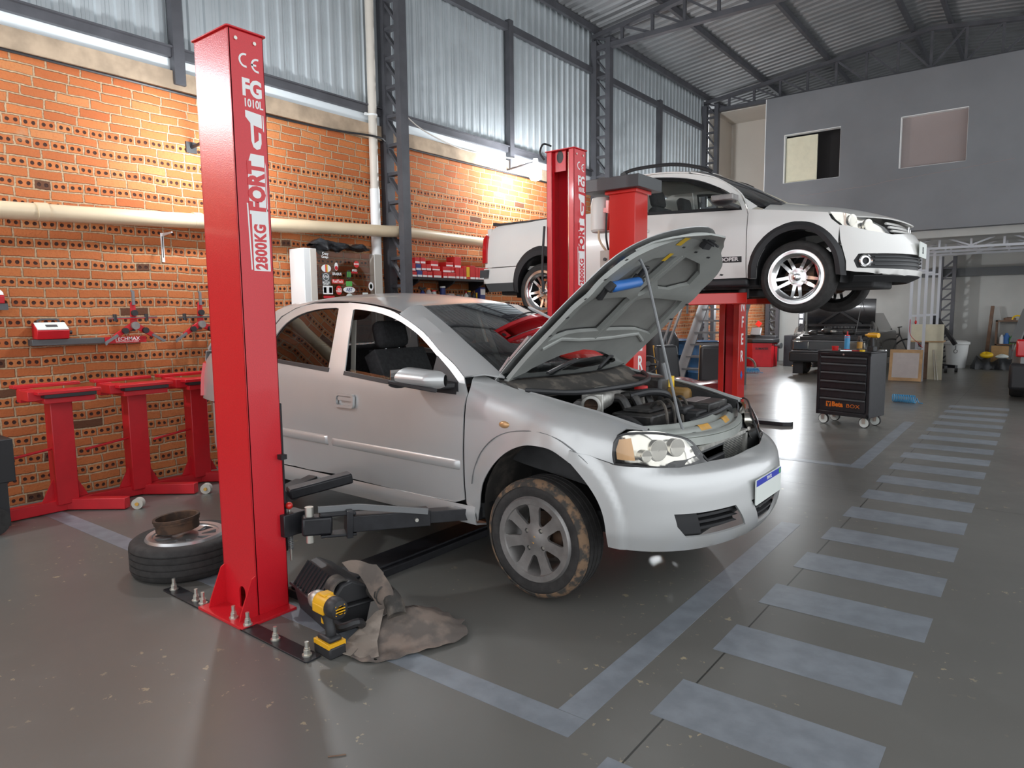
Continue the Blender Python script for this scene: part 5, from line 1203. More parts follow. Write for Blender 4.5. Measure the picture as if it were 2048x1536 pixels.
# ---------------------------------------------------------------- white pickup on the far lift
def build_pickup():
    car = thing('pickup_truck', 'white pickup with black wheel-arch trims raised high on the far lift', 'pickup', (-1.745, 7.08, 1.47))
    S = (-1, 1)
    Wd = spl([-3.62, -3.45, -2.9, -.4, .2, .35], [.735, .77, .812, .82, .812, .795]); off = spl([.2, .35, .55, .8, .9, .95, 1.2, 1.42], [-.05, -.015, 0, -.01, -.03, -.05, -.14, -.225])
    ys = lambda x, z: Wd(x)+off(z)
    def side(s, d=0): return lambda x, z: (x, s*(ys(x, z)-d), z)
    farch = cr([(-.345, .30), (-.325, .45), (-.25, .585), (-.14, .672), (.01, .705), (.14, .67), (.24, .575), (.30, .46), (.32, .31)], 4)
    rarch = [(x*1.0-2.715, z-.06) for x, z in farch]
    fo = cr([(-.425, .30), (-.41, .46), (-.34, .605), (-.22, .715), (-.08, .772), (.04, .775), (.16, .74), (.275, .65), (.355, .53), (.385, .42), (.40, .30)], 4)
    ro = [(x-2.715, z-.03) for x, z in fo]
    zl = spl([-.45, -.2, .1, .3, .52, .72, .8], [.925, .895, .855, .825, .775, .71, .67])
    fpoly = list(reversed(farch)) + [(-.40, .30), (-.43, .31), (-.43, .88), (-.45, .925)] + [(x, zl(x)-.004) for x in (-.3, -.1, .1, .24)] + [(.27, .775), (.335, .718), (.33, .60), (.335, .44)]
    door = [(-.438, .31), (-.438, .88), (-.455, .93)] + cr([(-.53, 1.07), (-.68, 1.19), (-.83, 1.27), (-1.05, 1.335), (-1.3, 1.372), (-1.575, 1.38)], 3) + [(-1.59, 1.0), (-1.61, .80), (-1.61, .31)]
    win = cr([(-.495, .925), (-.535, 1.0), (-.62, 1.085), (-.74, 1.16), (-.95, 1.255), (-1.17, 1.312), (-1.41, 1.345), (-1.53, 1.35)], 3) + [(-1.535, 1.15), (-1.51, .965)]
    cab = [(-1.618, .31), (-1.618, .80), (-1.60, 1.0), (-1.583, 1.38), (-1.84, 1.375), (-1.93, 1.34), (-2.03, 1.045), (-2.3, 1.035), (-3.40, 1.03)] + [(-3.50, .99), (-3.56, .93), (-3.58, .54), (-3.12, .54)] + list(rarch)[::-1] + [(-2.6, .31) if False else (-3.055, .25), ][:0] + [(-2.25, .31)]
    rear = [p for p in rarch if p[0] > -3.03]
    cab = [(-1.618, .31), (-1.618, .80), (-1.60, 1.0), (-1.583, 1.38), (-1.84, 1.375), (-1.93, 1.34), (-2.03, 1.045), (-2.3, 1.035), (-3.40, 1.03), (-3.50, .99), (-3.56, .93), (-3.58, .545), (-3.02, .545)] + [p for p in rarch if p[1] > .46 and p[0] < -2.72][0:] + [p for p in rarch if p[0] >= -2.72] + [(-2.35, .31)]
    for s in S:
        fl = s > 0
        part('front_fender', MB().panel(fpoly, side(s), .06, flip=not fl), 'white_car', car, solid=.006)
        d = part('door', MB().panel(door, side(s), .06, [win], flip=fl), 'white_car', car, solid=.008)
        part('window_frame', MB().panel(win, side(s, -.002), .06, [[(x*.965-.035, 1.13+(z-1.13)*.86+.005) for x, z in win]], flip=fl), 'black', d, solid=.01)
        part('window_glass', MB().panel(win, side(s, .015), .12, flip=fl), 'glass', d)
        part('wind_deflector', MB().panel(cr([(-.60, 1.06), (-.74, 1.15), (-.95, 1.245), (-1.17, 1.302), (-1.41, 1.335)], 3)+[(-1.41, 1.30), (-1.1, 1.26), (-.8, 1.13)], side(s, -.012), .06, flip=fl), 'tint', d, solid=.004)
        mi = MB().sphere((-.62, s*.93, 1.005), .10, 18, (1.0, .75, .55))
        m = part('door_mirror', mi, 'black', d)
        part('mirror_shell', MB().grid(lambda u, v: (-.50-.20*u, s*(.93+.075*math.sin(math.pi*v)*math.sin(math.pi*min(1, u+.08))*1.0-.02), 1.045-.07*v+.0), 8, 8).box((-.60, s*.935, 1.02), (.20, .15, .055)), 'alloy', m, bevel=.015)
        part('mirror_stalk', MB().bar((-.56, s*.77, .95), (-.62, s*.90, .98), .10, .03), 'black', m)
        part('door_handle', MB().box((-1.48, s*(.828), .80), (.16, .03, .035)), 'white_car', d, bevel=.01)
        if s < 0:
            b = part('badge', MB().panel([(-.78, .455), (-.475, .452), (-.475, .505), (-.78, .508)], side(s, -.003), .08), 'black', d, solid=.004)
            text('lettering', 'TROOPER', .046, 'alloyb', b, (-.628, -ys(-.6, .48)-.004, .480), (1, 0, 0), (0, 0, 1), align='CENTER', sx=1.2, bold=.0015)
        q = part('bed_side', MB().panel(cab, side(s), .06, flip=not fl), 'white_car', car, solid=.006)
        part('rear_lower', MB().panel([(-3.02, .535), (-3.60, .535), (-3.62, .36), (-3.07, .36), (-3.045, .42)], side(s, -.004), .06, flip=not fl), 'white_car', car, solid=.006)
        part('tail_lamp', MB().panel([(-3.535, .60), (-3.595, .60), (-3.60, .88), (-3.555, .93), (-3.53, .91)], side(s, -.004), .06, flip=not fl), 'redlamp', car, solid=.03)
        part('bumper_corner', MB().panel([(-3.50, .52), (-3.63, .52), (-3.64, .43), (-3.52, .43)], side(s, -.02), .06, flip=not fl).panel([(-3.08, .36), (-3.60, .36), (-3.54, .26), (-3.09, .26)], side(s, -.006), .06), 'greydk', car, solid=.03)
        for o, i in ((fo, farch), (ro, rarch)):
            n = min(len(o), len(i))
            o2 = [o[int(k*(len(o)-1)/(n-1))] for k in range(n)]; i2 = [i[int(k*(len(i)-1)/(n-1))] for k in range(n)]
            vs = [(a[0], s*(ys(max(-3.6, a[0]), a[1])+.004), a[1]) for a in o2] + [((a[0]*.5+b[0]*.5), s*(ys(b[0], b[1])+.032), (a[1]+b[1])/2) for a, b in zip(o2, i2)] + [(b[0], s*(ys(b[0], b[1])+.022), b[1]) for b in i2] + [(b[0], s*(ys(b[0], b[1])-.06), b[1]) for b in i2]
            part('arch_trim', MB().add(vs, [(r*n+k, r*n+k+1, (r+1)*n+k+1, (r+1)*n+k) for r in range(3) for k in range(n-1)]), 'black', car)
        part('sill', MB().bb(-2.38, -.42, s*.72, s*.81, .235, .305), 'black', car, bevel=.02)
        for cx, cz in ((0, .31), (-2.715, .25)): part('wheel_liner', MB().grid(lambda u, v: (cx+.36*math.cos(R(-10+200*u)), s*(.80-.5*v), cz+.385*math.sin(R(-10+200*u))), 20, 4), 'black', car)
        part('roof_rack', MB().tube(cr([(-1.86, s*.56, 1.435), (-1.70, s*.56, 1.475), (-1.3, s*.56, 1.47), (-1.0, s*.57, 1.40), (-.86, s*.58, 1.335)], 4), .018, 8).bar((-1.86, s*.56, 1.40), (-1.80, s*.56, 1.45), .04, .05), 'black', car)
        wheel_parts(car, (0, s*.70, .30), .315, .225, .21, 'double', 'chrome', flip=s > 0)
        wheel_parts(car, (-2.715, s*.70, .245), .315, .225, .21, 'double', 'chrome', flip=s > 0)
    # bonnet, roof, glass
    part('bonnet', MB().grid(lambda u, v: (-.30+1.06*u-.03*(2*v-1)**2*0-(.30*u)*abs(2*v-1)**2.2, (2*v-1)*(.785-.10*u*u), zl(-.30+1.06*u-(.30*u)*abs(2*v-1)**2.2)+(.13-.07*u)*(1-abs(2*v-1)**2.6)), 20, 24), 'white_car', car, solid=.01)
    def wind(u, v):
        w = 2*v-1; b = vec((-.20-.18*w*w, .72*w, .985-.04*w*w)); t = vec((-.98-.10*w*w, .585*w, 1.395-.02*w*w)); p = b+(t-b)*u; p[2] += .02*math.sin(math.pi*u); return tuple(p)
    part('windscreen', MB().grid(wind, 12, 14), 'wsglass', car)
    for s in S:
        A = cr([(-.44, .90), (-.455, .945), (-.53, 1.08), (-.68, 1.195), (-.83, 1.275), (-1.06, 1.345)], 4); n = len(A)
        P = [(x, s*ys(x, z), z) for x, z in A]; Q = [wind(k/(n-1), 0 if s < 0 else 1) for k in range(n)]
        part('windscreen_pillar', MB().add(P+Q, [(k, k+1, n+k+1, n+k) for k in range(n-1)]), 'white_car', car, solid=.012)
    zd = spl([-1.95, -1.84, -1.575, -1.3, -1.05], [1.33, 1.375, 1.385, 1.375, 1.34])
    part('roof', MB().grid(lambda u, v: ((lambda x, w: (x, ys(x, zd(x))*w, zd(x)+.055*(1-w*w)**.85))(-1.0-.08*(2*v-1)**2+(-.90+.08*(2*v-1)**2)*u, 2*v-1)), 16, 18), 'white_car', car, solid=.012)
    part('rear_cab_wall', MB().bb(-1.97, -1.93, -.66, .66, .5, 1.33), 'white_car', car)
    part('bed', MB().bb(-3.52, -1.97, -.70, .70, .50, .54).bb(-3.56, -3.50, -.72, .72, .45, 1.0), 'white_car', car)
    part('bed_cover', MB().bb(-3.46, -2.0, -.74, .74, 1.028, 1.05).bb(-3.46, -3.42, -.74, .74, 1.05, 1.065), 'black', car)
    part('underbody', MB().bb(-3.4, -.35, -.68, .68, .22, .33).bb(-.4, .55, -.45, .45, .20, .36).bb(-2.2, -.5, -.25, .25, .15, .22), 'gasket', car, bevel=.02)
    part('exhaust', MB().tube(cr([(.1, .2, .2), (-.8, .15, .16), (-1.9, .1, .16), (-2.6, .3, .22), (-3.4, .4, .22)], 4), .035, 10), 'rust', car)
    # bumper
    xc = spl([.22, .3, .4, .5, .6, .68, .76, .84], [.74, .82, .84, .83, .80, .745, .67, .56])
    def bmp(q, z, d=0):
        s = 1 if q > 0 else -1; a = abs(q); o = -.03*max(0, (.34-z)/.12); L = .95
        if a > L: return (.33-(a-L), s*(.79+o+d+(a-L)*.06), z)
        th = (1-a/L)*math.pi/2; return (.33+(xc(z)-.33+d)*math.sin(th), s*(.79+o+d)*math.cos(th), z)
    h = [(0, .655), (-.25, .645), (-.42, .632), (-.65, .662), (-.88, .712), (-.945, .718), (-.93, .60), (-.90, .50), (-.875, .42), (-.87, .34), (-.6, .315), (-.3, .305), (0, .30)]
    fullp = h[:-1]+[(0, .30)]+[(-a, b) for a, b in reversed(h[1:-1])]
    strip = [(-.78, .36), (-.81, .42), (-.77, .475), (-.40, .475), (0, .475), (.40, .475), (.77, .475), (.81, .42), (.78, .36), (.4, .35), (0, .345), (-.4, .35)]
    fb = part('front_bumper', MB().panel(fullp, lambda q, z: bmp(q, z), .04, [strip], flip=True), 'white_car', car, solid=.012)
    part('lower_grille', MB().panel(strip, lambda q, z: bmp(q, z, -.03), .05, flip=True), 'black', fb)
    for z in (.385, .42, .45): part('grille_bar', MB().tube([bmp(q, z, -.012) for q in np.linspace(-.62, .62, 25)], .006, 6), 'greydk', fb)
    for s in S:
        c = vec(bmp(s*.70, .418, -.012)); nrm = Vector((.6, s*.8, 0)).normalized(); mt = Vector((0, 0, 1)).rotation_difference(nrm).to_matrix().to_4x4(); mt.translation = c
        fl_ = MB(); fl_.T = mt; part('fog_lamp', fl_.lathe([(.028, 0), (.05, -.004), (.058, .004), (.05, .012), (.044, .004)], n=22), 'chrome', fb)
    part('chin', MB().grid(lambda u, v: bmp(-.80+1.6*u, .30-.045*v, -.05*v), 24, 3), 'black', fb, solid=.01)
    gp = [(-.40, .66), (-.34, .735), (-.2, .745), (0, .748), (.2, .745), (.34, .735), (.40, .66), (.2, .655), (0, .655), (-.2, .655)]
    g = part('upper_grille', MB().panel(gp, lambda q, z: bmp(q, z, -.03), .05, flip=True), 'black', car)
    for z in (.672, .705, .738): part('grille_bar', MB().tube([bmp(q, z, -.01) for q in np.linspace(-.37, .37, 15)], .011, 6), 'white_car', g)
    c = vec(bmp(0, .70, .002)); part('emblem', MB().at(tuple(c), (0, 90, 0)).lathe([(.045, 0), (.055, .004), (.045, .010), (.040, .004)], n=24, close=True).bar((-.03, -.018, .004), (.03, 0, .004), .008, .008).bar((-.03, .018, .004), (.03, 0, .004), .008, .008), 'chrome', g)
    pl = part('number_plate', MB().bb(.845, .852, -.20, .20, .46, .59), 'label', car)
    text('lettering', 'ISI', .085, 'greydk', pl, (.853, -.02, .52), (0, 1, 0), (0, 0, 1), align='CENTER')
    lampp = [(1.03, .838), (.985, .77), (.92, .72), (.65, .672), (.43, .645), (.45, .70), (.60, .765), (.82, .815)]
    for s in S:
        pp = [(s*a, b) for a, b in lampp]
        l = part('headlamp', MB().panel(pp, lambda q, z: bmp(q, z, -.04+.012*math.sin(q*22)), .03, flip=s < 0), 'reflector', car)
        for q0, z0 in ((.80, .755), (.62, .715)):
            c = vec(bmp(s*q0, z0, -.035)); nr = vec((.85, s*.5, 0)); part('lamp_bowl', MB().tube([c-nr*.01, c+nr*.02, c+nr*.022, c], [.045, .05, .045, .01], 18, caps=False), 'reflector', l)
        part('lens', MB().panel(pp, lambda q, z: bmp(q, z, .003), .04, flip=s < 0), 'lens', l)
    part('wiper_cowl', MB().bb(-.34, -.20, -.6, .6, .955, .985), 'black', car)
    # cabin
    for y0 in (-.34, .34):
        b = part('seat', MB().box((-1.15, y0, .50), (.5, .46, .16)).at((-1.42, y0, .80), (0, -20, 0)).box((0, 0, 0), (.12, .44, .60)), 'fabric', car, bevel=.05)
        part('head_rest', MB().at((-1.55, y0, 1.18), (0, -12, 0)).box((0, 0, 0), (.09, .26, .18)), 'fabric', b, bevel=.04)
    part('dashboard', MB().prism([(-.30, .55), (-.33, .92), (-.55, .95), (-.76, .88), (-.72, .55)], 1.30, lambda a, b, h: (a, -.65+h, b)), 'black', car)
    stw = MB(); stw.at((-.84, .34, .90), (0, -65, 0)); stw.lathe([(.17+.013*math.cos(a), .013*math.sin(a)) for a in np.linspace(0, 2*math.pi, 9)[:-1]], n=24, close=True).bar((-.16, 0, 0), (.16, 0, 0), .03, .02)
    part('steering_wheel', stw, 'black', car)
    for s in S: part('door_trim', MB().panel([(-1.6, .34), (-.46, .34), (-.46, .88), (-1.6, .94)], side(s, .06), .2), 'fabric', car)
    part('headlining', MB().bb(-1.85, -1.05, -.55, .55, 1.36, 1.375), 'beige', car)

# ---------------------------------------------------------------- cars further back
def build_black_car():
    t = thing('black_car', 'old black car at the back with its bonnet standing upright', 'car', (-3.74, 16.0, 0))
    w = .76
    part('body', MB().prism([(.10, .32), (.06, .62), (.16, .82), (.95, .95), (1.75, .98), (3.7, .92), (3.85, .5), (3.8, .28), (.4, .25)], 2*w, lambda a, b, h: (-w+h, a, b)), 'black_car', t, bevel=.05)
    part('cabin', MB().add([(x*k, y, z) for (y, z, k) in ((1.25, .95, 1), (1.95, 1.36, .80), (3.0, 1.36, .80), (3.65, .93, .96)) for x in (-.70, .70)], [(0, 1, 3, 2), (2, 3, 5, 4), (4, 5, 7, 6), (0, 2, 4, 6), (1, 7, 5, 3)]), 'tint', t)
    part('bay', MB().bb(-.62, .62, .15, 1.05, .80, .86).bb(-.60, .60, .30, 1.05, .86, .90), 'gasket', t)
    for x, y, z, r, m in ((-.40, .4, .94, .10, 'engine'), (-.12, .5, .98, .13, 'engine'), (.02, .42, .97, .07, 'aluminium'), (.32, .5, .96, .12, 'engine'), (.52, .4, .93, .07, 'gasket')): part('engine_part', MB().sphere((x, y, z), r, 14, (1.1, 1, .6)), m, t)
    bo = part('bonnet', MB().grid(lambda u, v: (-.72+1.44*u, 1.12+.02*math.sin(u*math.pi)-.04*math.sin(v*3), .98+.71*v+.015*math.sin(u*math.pi)*(1 if v > .5 else 0)), 14, 10), 'black_car', t, solid=.03)
    part('bonnet_brace', MB().bar((-.45, 1.06, 1.12), (0, 1.05, 1.42), .05, .03, up=(0, 1, 0)).bar((.45, 1.06, 1.12), (0, 1.05, 1.42), .05, .03, up=(0, 1, 0)).bar((-.68, 1.07, 1.10), (.68, 1.07, 1.10), .05, .05).bar((-.7, 1.07, .99), (.7, 1.07, .99), .04, .05), 'black', bo)
    part('bonnet_latch', MB().bb(-.06, .06, 1.02, 1.07, 1.45, 1.48), 'greymid', bo)
    vt = MB()
    for k in range(22): vt.bb(-.33+.03*k, -.318+.03*k, 1.055, 1.06, 1.03, 1.075)
    part('bonnet_vents', vt, 'greymid', bo)
    part('stay_rod', MB().cyl((.48, .30, .85), (.44, 1.08, 1.62), .007, n=8), 'greymid', t)
    for s in (-1, 1):
        h = part('headlamp', MB().bb(s*.40, s*.73, .03, .10, .58, .76), 'reflector', t, bevel=.012)
        part('lens', MB().bb(s*.40, s*.73, .015, .03, .58, .76), 'lens', h)
        part('wheel', MB().lathe([(.20, -.09), (.28, -.09), (.30, -.06), (.30, .06), (.28, .09), (.20, .09)], (s*.66, .75, .30), axis='x', n=28, close=True), 'rubber', t)
        part('mudflap', MB().bb(s*.52, s*.74, .10, .12, .03, .35), 'black', t)
    part('grille_panel', MB().bb(-.40, .40, .04, .09, .58, .76), 'greydk', t)
    part('chrome_bar', MB().bb(-.74, .74, .02, .05, .765, .785).bb(-.76, .76, .0, .05, .535, .56), 'greymid', t)
    part('bumper', MB().bb(-.80, .80, -.04, .12, .30, .53), 'black', t, bevel=.04)
    def sheet(s):
        return lambda u, v: (s*(.74+.10*math.sin(v*2.4)+.02*math.sin(u*17+v*5)), .25+1.1*u, .98+.22*math.sin(math.pi*u)*(1-v)-.62*v+.025*math.sin(u*23+v*11))
    solo('plastic_sheet', MB().grid(sheet(-1), 30, 20), 'plexi', 'crinkled clear plastic sheet over the left side of the black car', 'plastic sheet', loc=(-3.74, 16.0, 0))
    solo('plastic_sheet', MB().grid(sheet(1), 30, 20), 'plexi', 'crinkled clear plastic sheet over the right side of the black car', 'plastic sheet', loc=(-3.74, 16.0, 0))
def build_grey_car():
    t = thing('grey_hatchback', 'dark grey hatchback cut by the right picture edge', 'car', (.44, 13.3, 0))
    w = .84
    def body(u, v):
        y = 4.0*u; a = 2*math.pi*v
        # lower body cross-section swept along the length with rounded ends
        e = min(1, (min(u, 1-u)*14)**.5); hw = w*(.86+.14*e); zt = .95
        c, s_ = math.cos(a), math.sin(a); sg = lambda x, p: math.copysign(abs(x)**p, x)
        return (hw*sg(c, .30), y, .60+.37*sg(s_, .35)*(.80+.2*e))
    part('body', MB().grid(body, 28, 40).add([body(0, k/40) for k in range(40)], [tuple(range(40))]), 'grey_car', t)
    part('cabin', MB().add([(x*k, y, z) for (y, z, k) in ((.10, .93, .99), (.36, 1.38, .82), (.5, 1.45, .78), (2.2, 1.46, .76), (3.0, .95, .95)) for x in (-w, w)], [(0, 1, 3, 2), (2, 3, 5, 4), (4, 5, 7, 6), (6, 7, 9, 8), (0, 2, 4, 6, 8), (1, 9, 7, 5, 3)]), 'tint', t)
    part('roof', MB().bb(-.63, .63, .42, 2.25, 1.44, 1.475), 'grey_car', t, bevel=.015)
    for s in (-1, 1):
        for a, b, w_ in (((s*.81, .10, .92), (s*.67, .42, 1.44), .14), ((s*.64, 2.2, 1.45), (s*.80, 3.0, .95), .06), ((s*.82, 1.5, .93), (s*.63, 1.5, 1.45), .08)): part('pillar', MB().bar(a, b, w_, .05), 'grey_car', t)
        part('tail_lamp', MB().bb(s*.55, s*.79, -.03, .14, .70, .98), 'redlamp', t, bevel=.03)
        for y0 in (.75, 3.3): part('wheel', MB().lathe([(.20, -.10), (.29, -.10), (.31, -.07), (.31, .07), (.29, .10), (.20, .10), (.02, .06), (.02, -.06)], (s*.76, y0, .31), axis='x', n=28, close=True), 'rubber', t)
    part('rear_bumper', MB().bb(-.86, .86, -.06, .55, .18, .60), 'black', t, bevel=.05)
    part('tailgate_handle', MB().bb(-.25, .25, -.01, .02, .78, .82), 'chrome', t)

# ---------------------------------------------------------------- tool chest and what lies on it
def build_chest():
    t = thing('tool_chest', 'black rolling tool chest with orange lettering on four castors', 'tool chest', (-1.99, 9.35, 0), -13.6)
    w, d, z0, z1 = .335, .44, .13, .955
    part('cabinet', MB().bb(-w, w, .012, d, z0, z1-.02).bb(-w, w, 0, .02, z0, z0+.05).bb(-w, -w+.04, -.0, .02, z0, z1-.02).bb(w-.04, w, 0, .02, z0, z1-.02).bb(-w, w, 0, .02, z1-.06, z1-.02), 'blackm', t, bevel=.006)
    part('worktop', MB().bb(-w-.004, w+.004, -.004, d+.004, z1-.02, z1), 'black', t, bevel=.006)
    zs = [.885, .800, .690, .580, .470, .355, .185]
    for i in range(6):
        a, b = zs[i+1], zs[i]
        dr = part('drawer', MB().bb(-w+.045, w-.045, -.004, .012, a+.006, b-.002), 'blackm', t, bevel=.003)
        part('handle', MB().bb(-w+.05, w-.05, -.018, -.002, b-.026, b-.004), 'greydk', dr, bevel=.005)
        if i == 5:
            text('lettering', 'Beta', .082, 'orange', dr, (-.125, -.0047, .272), (1, 0, 0), (0, 0, 1), bold=.004, sx=.95)
            text('lettering', 'BOX', .066, 'orange', dr, (.055, -.0047, .264), (1, 0, 0), (0, 0, 1), sx=1.25, bold=-.0005)
            part('logo_square', MB().prism([(-.20, .238), (-.135, .238), (-.135, .305), (-.20, .305)], .0008, lambda a, b, h: (a, -.0042-h, b)), 'orange', dr)
            part('logo_mark', MB().prism([(-.175, .24), (-.160, .24), (-.158, .268), (-.143, .285), (-.150, .30), (-.168, .285), (-.185, .30), (-.192, .285), (-.177, .268)], .0008, lambda a, b, h: (a, -.0052-h, b)), 'black', dr)
    part('lock', MB().cyl((0, -.004, .912), (0, .002, .912), .012, n=12), 'chrome', t)
    for x in (-.26, .26):
        for y in (.07, .37):
            c = part('castor', MB().cyl((x, y-.02, .065), (x, y+.02, .065), .058, n=22), 'label', t, label='pale castor with dark tread')
            part('tread', MB().lathe([(.057, -.018), (.066, -.014), (.066, .014), (.057, .018)], (x, y, .066), axis='y', n=22), 'rubber', c)
            part('fork', MB().bb(x-.02, x+.02, y-.03, y-.023, .055, .13).bb(x-.02, x+.02, y+.023, y+.03, .055, .13).bb(x-.03, x+.03, y-.03, y+.03, .124, .13), 'zincbolt', c)
    P = lambda x, y: Matrix.Rotation(R(-13.6), 3, 'Z') @ Vector((x, y, 0)) + Vector((-1.99, 9.35, .955))
    s = thing('spray_can', 'turquoise spray can with red bands on the tool chest', 'spray can', P(-.02, .12))
    part('can', MB().lathe([(.001, 0), (.033, 0), (.033, .18), (.022, .20), (.001, .20)], n=20), 'hose', s)
    part('band', MB().lathe([(.0332, .0), (.0338, .0), (.0338, .02), (.0332, .02)], n=20, close=True).lathe([(.0335, .165), (.034, .165), (.028, .195), (.024, .20)], n=20), 'redp', s); part('nozzle', MB().cyl((0, 0, .20), (0, 0, .245), .008, n=8), 'redp', s)
    s = solo('red_cup', MB().lathe([(.001, 0), (.036, 0), (.042, .055), (.038, .055), (.034, .006), (.001, .006)], n=20), 'redp', 'small red cup on the tool chest left of the spray can', 'cup', loc=P(-.16, .10))
    s = thing('clear_bottle', 'clear bottle with a dark label on the tool chest', 'bottle', P(.10, .20))
    part('body', MB().lathe([(.001, 0), (.032, 0), (.032, .13), (.018, .16), (.018, .19), (.001, .19)], n=18), 'plexi', s); part('label', MB().lathe([(.0322, .03), (.0326, .03), (.0326, .11), (.0322, .11)], n=18), 'amber', s)
    s = thing('cordless_drill', 'yellow and black cordless drill standing on the tool chest', 'power tool', P(.26, .18), 150)
    part('body', MB().lathe([(.001, -.09), (.030, -.09), (.034, -.02), (.030, .05), (.016, .07), (.012, .10), (.001, .10)], (0, 0, .20), axis='x', n=16), 'drill', s); part('handle', MB().tube([(0, 0, .19), (-.01, 0, .06)], .02, 10), 'black', s); part('battery', MB().bb(-.05, .04, -.035, .035, 0, .06), 'black', s, bevel=.006)
    solo('sponge', MB().bb(-.05, .05, -.03, .03, 0, .05), 'card', 'tan block on the tool chest behind the bottle', 'block', loc=P(.20, .33), bevel=.01)
    for i, (x, y, an, L, m, lb) in enumerate(((.02, .05, 20, .16, 'chrome', 'silver spanner lying at the front of the tool chest'), (.14, .07, -15, .14, 'redp', 'red handled screwdriver on the tool chest'), (-.22, .25, 60, .12, 'alloy', 'short grey spanner at the left of the tool chest'), (.24, .36, 5, .20, 'chrome', 'long chrome bar at the right of the tool chest'))):
        solo('hand_tool', MB().bar((-L/2, 0, .006), (L/2, 0, .006), .014, .010).cyl((L/2, 0, 0), (L/2, 0, .012), .014, n=10), m, lb, 'tool', loc=P(x, y), rz=an)
    solo('yellow_tape', MB().lathe([(.02, 0), (.032, 0), (.032, .02), (.02, .02)], n=18, close=True), 'yellow', 'small yellow tape roll on the tool chest by the drill', 'tape', loc=P(.20, .06))

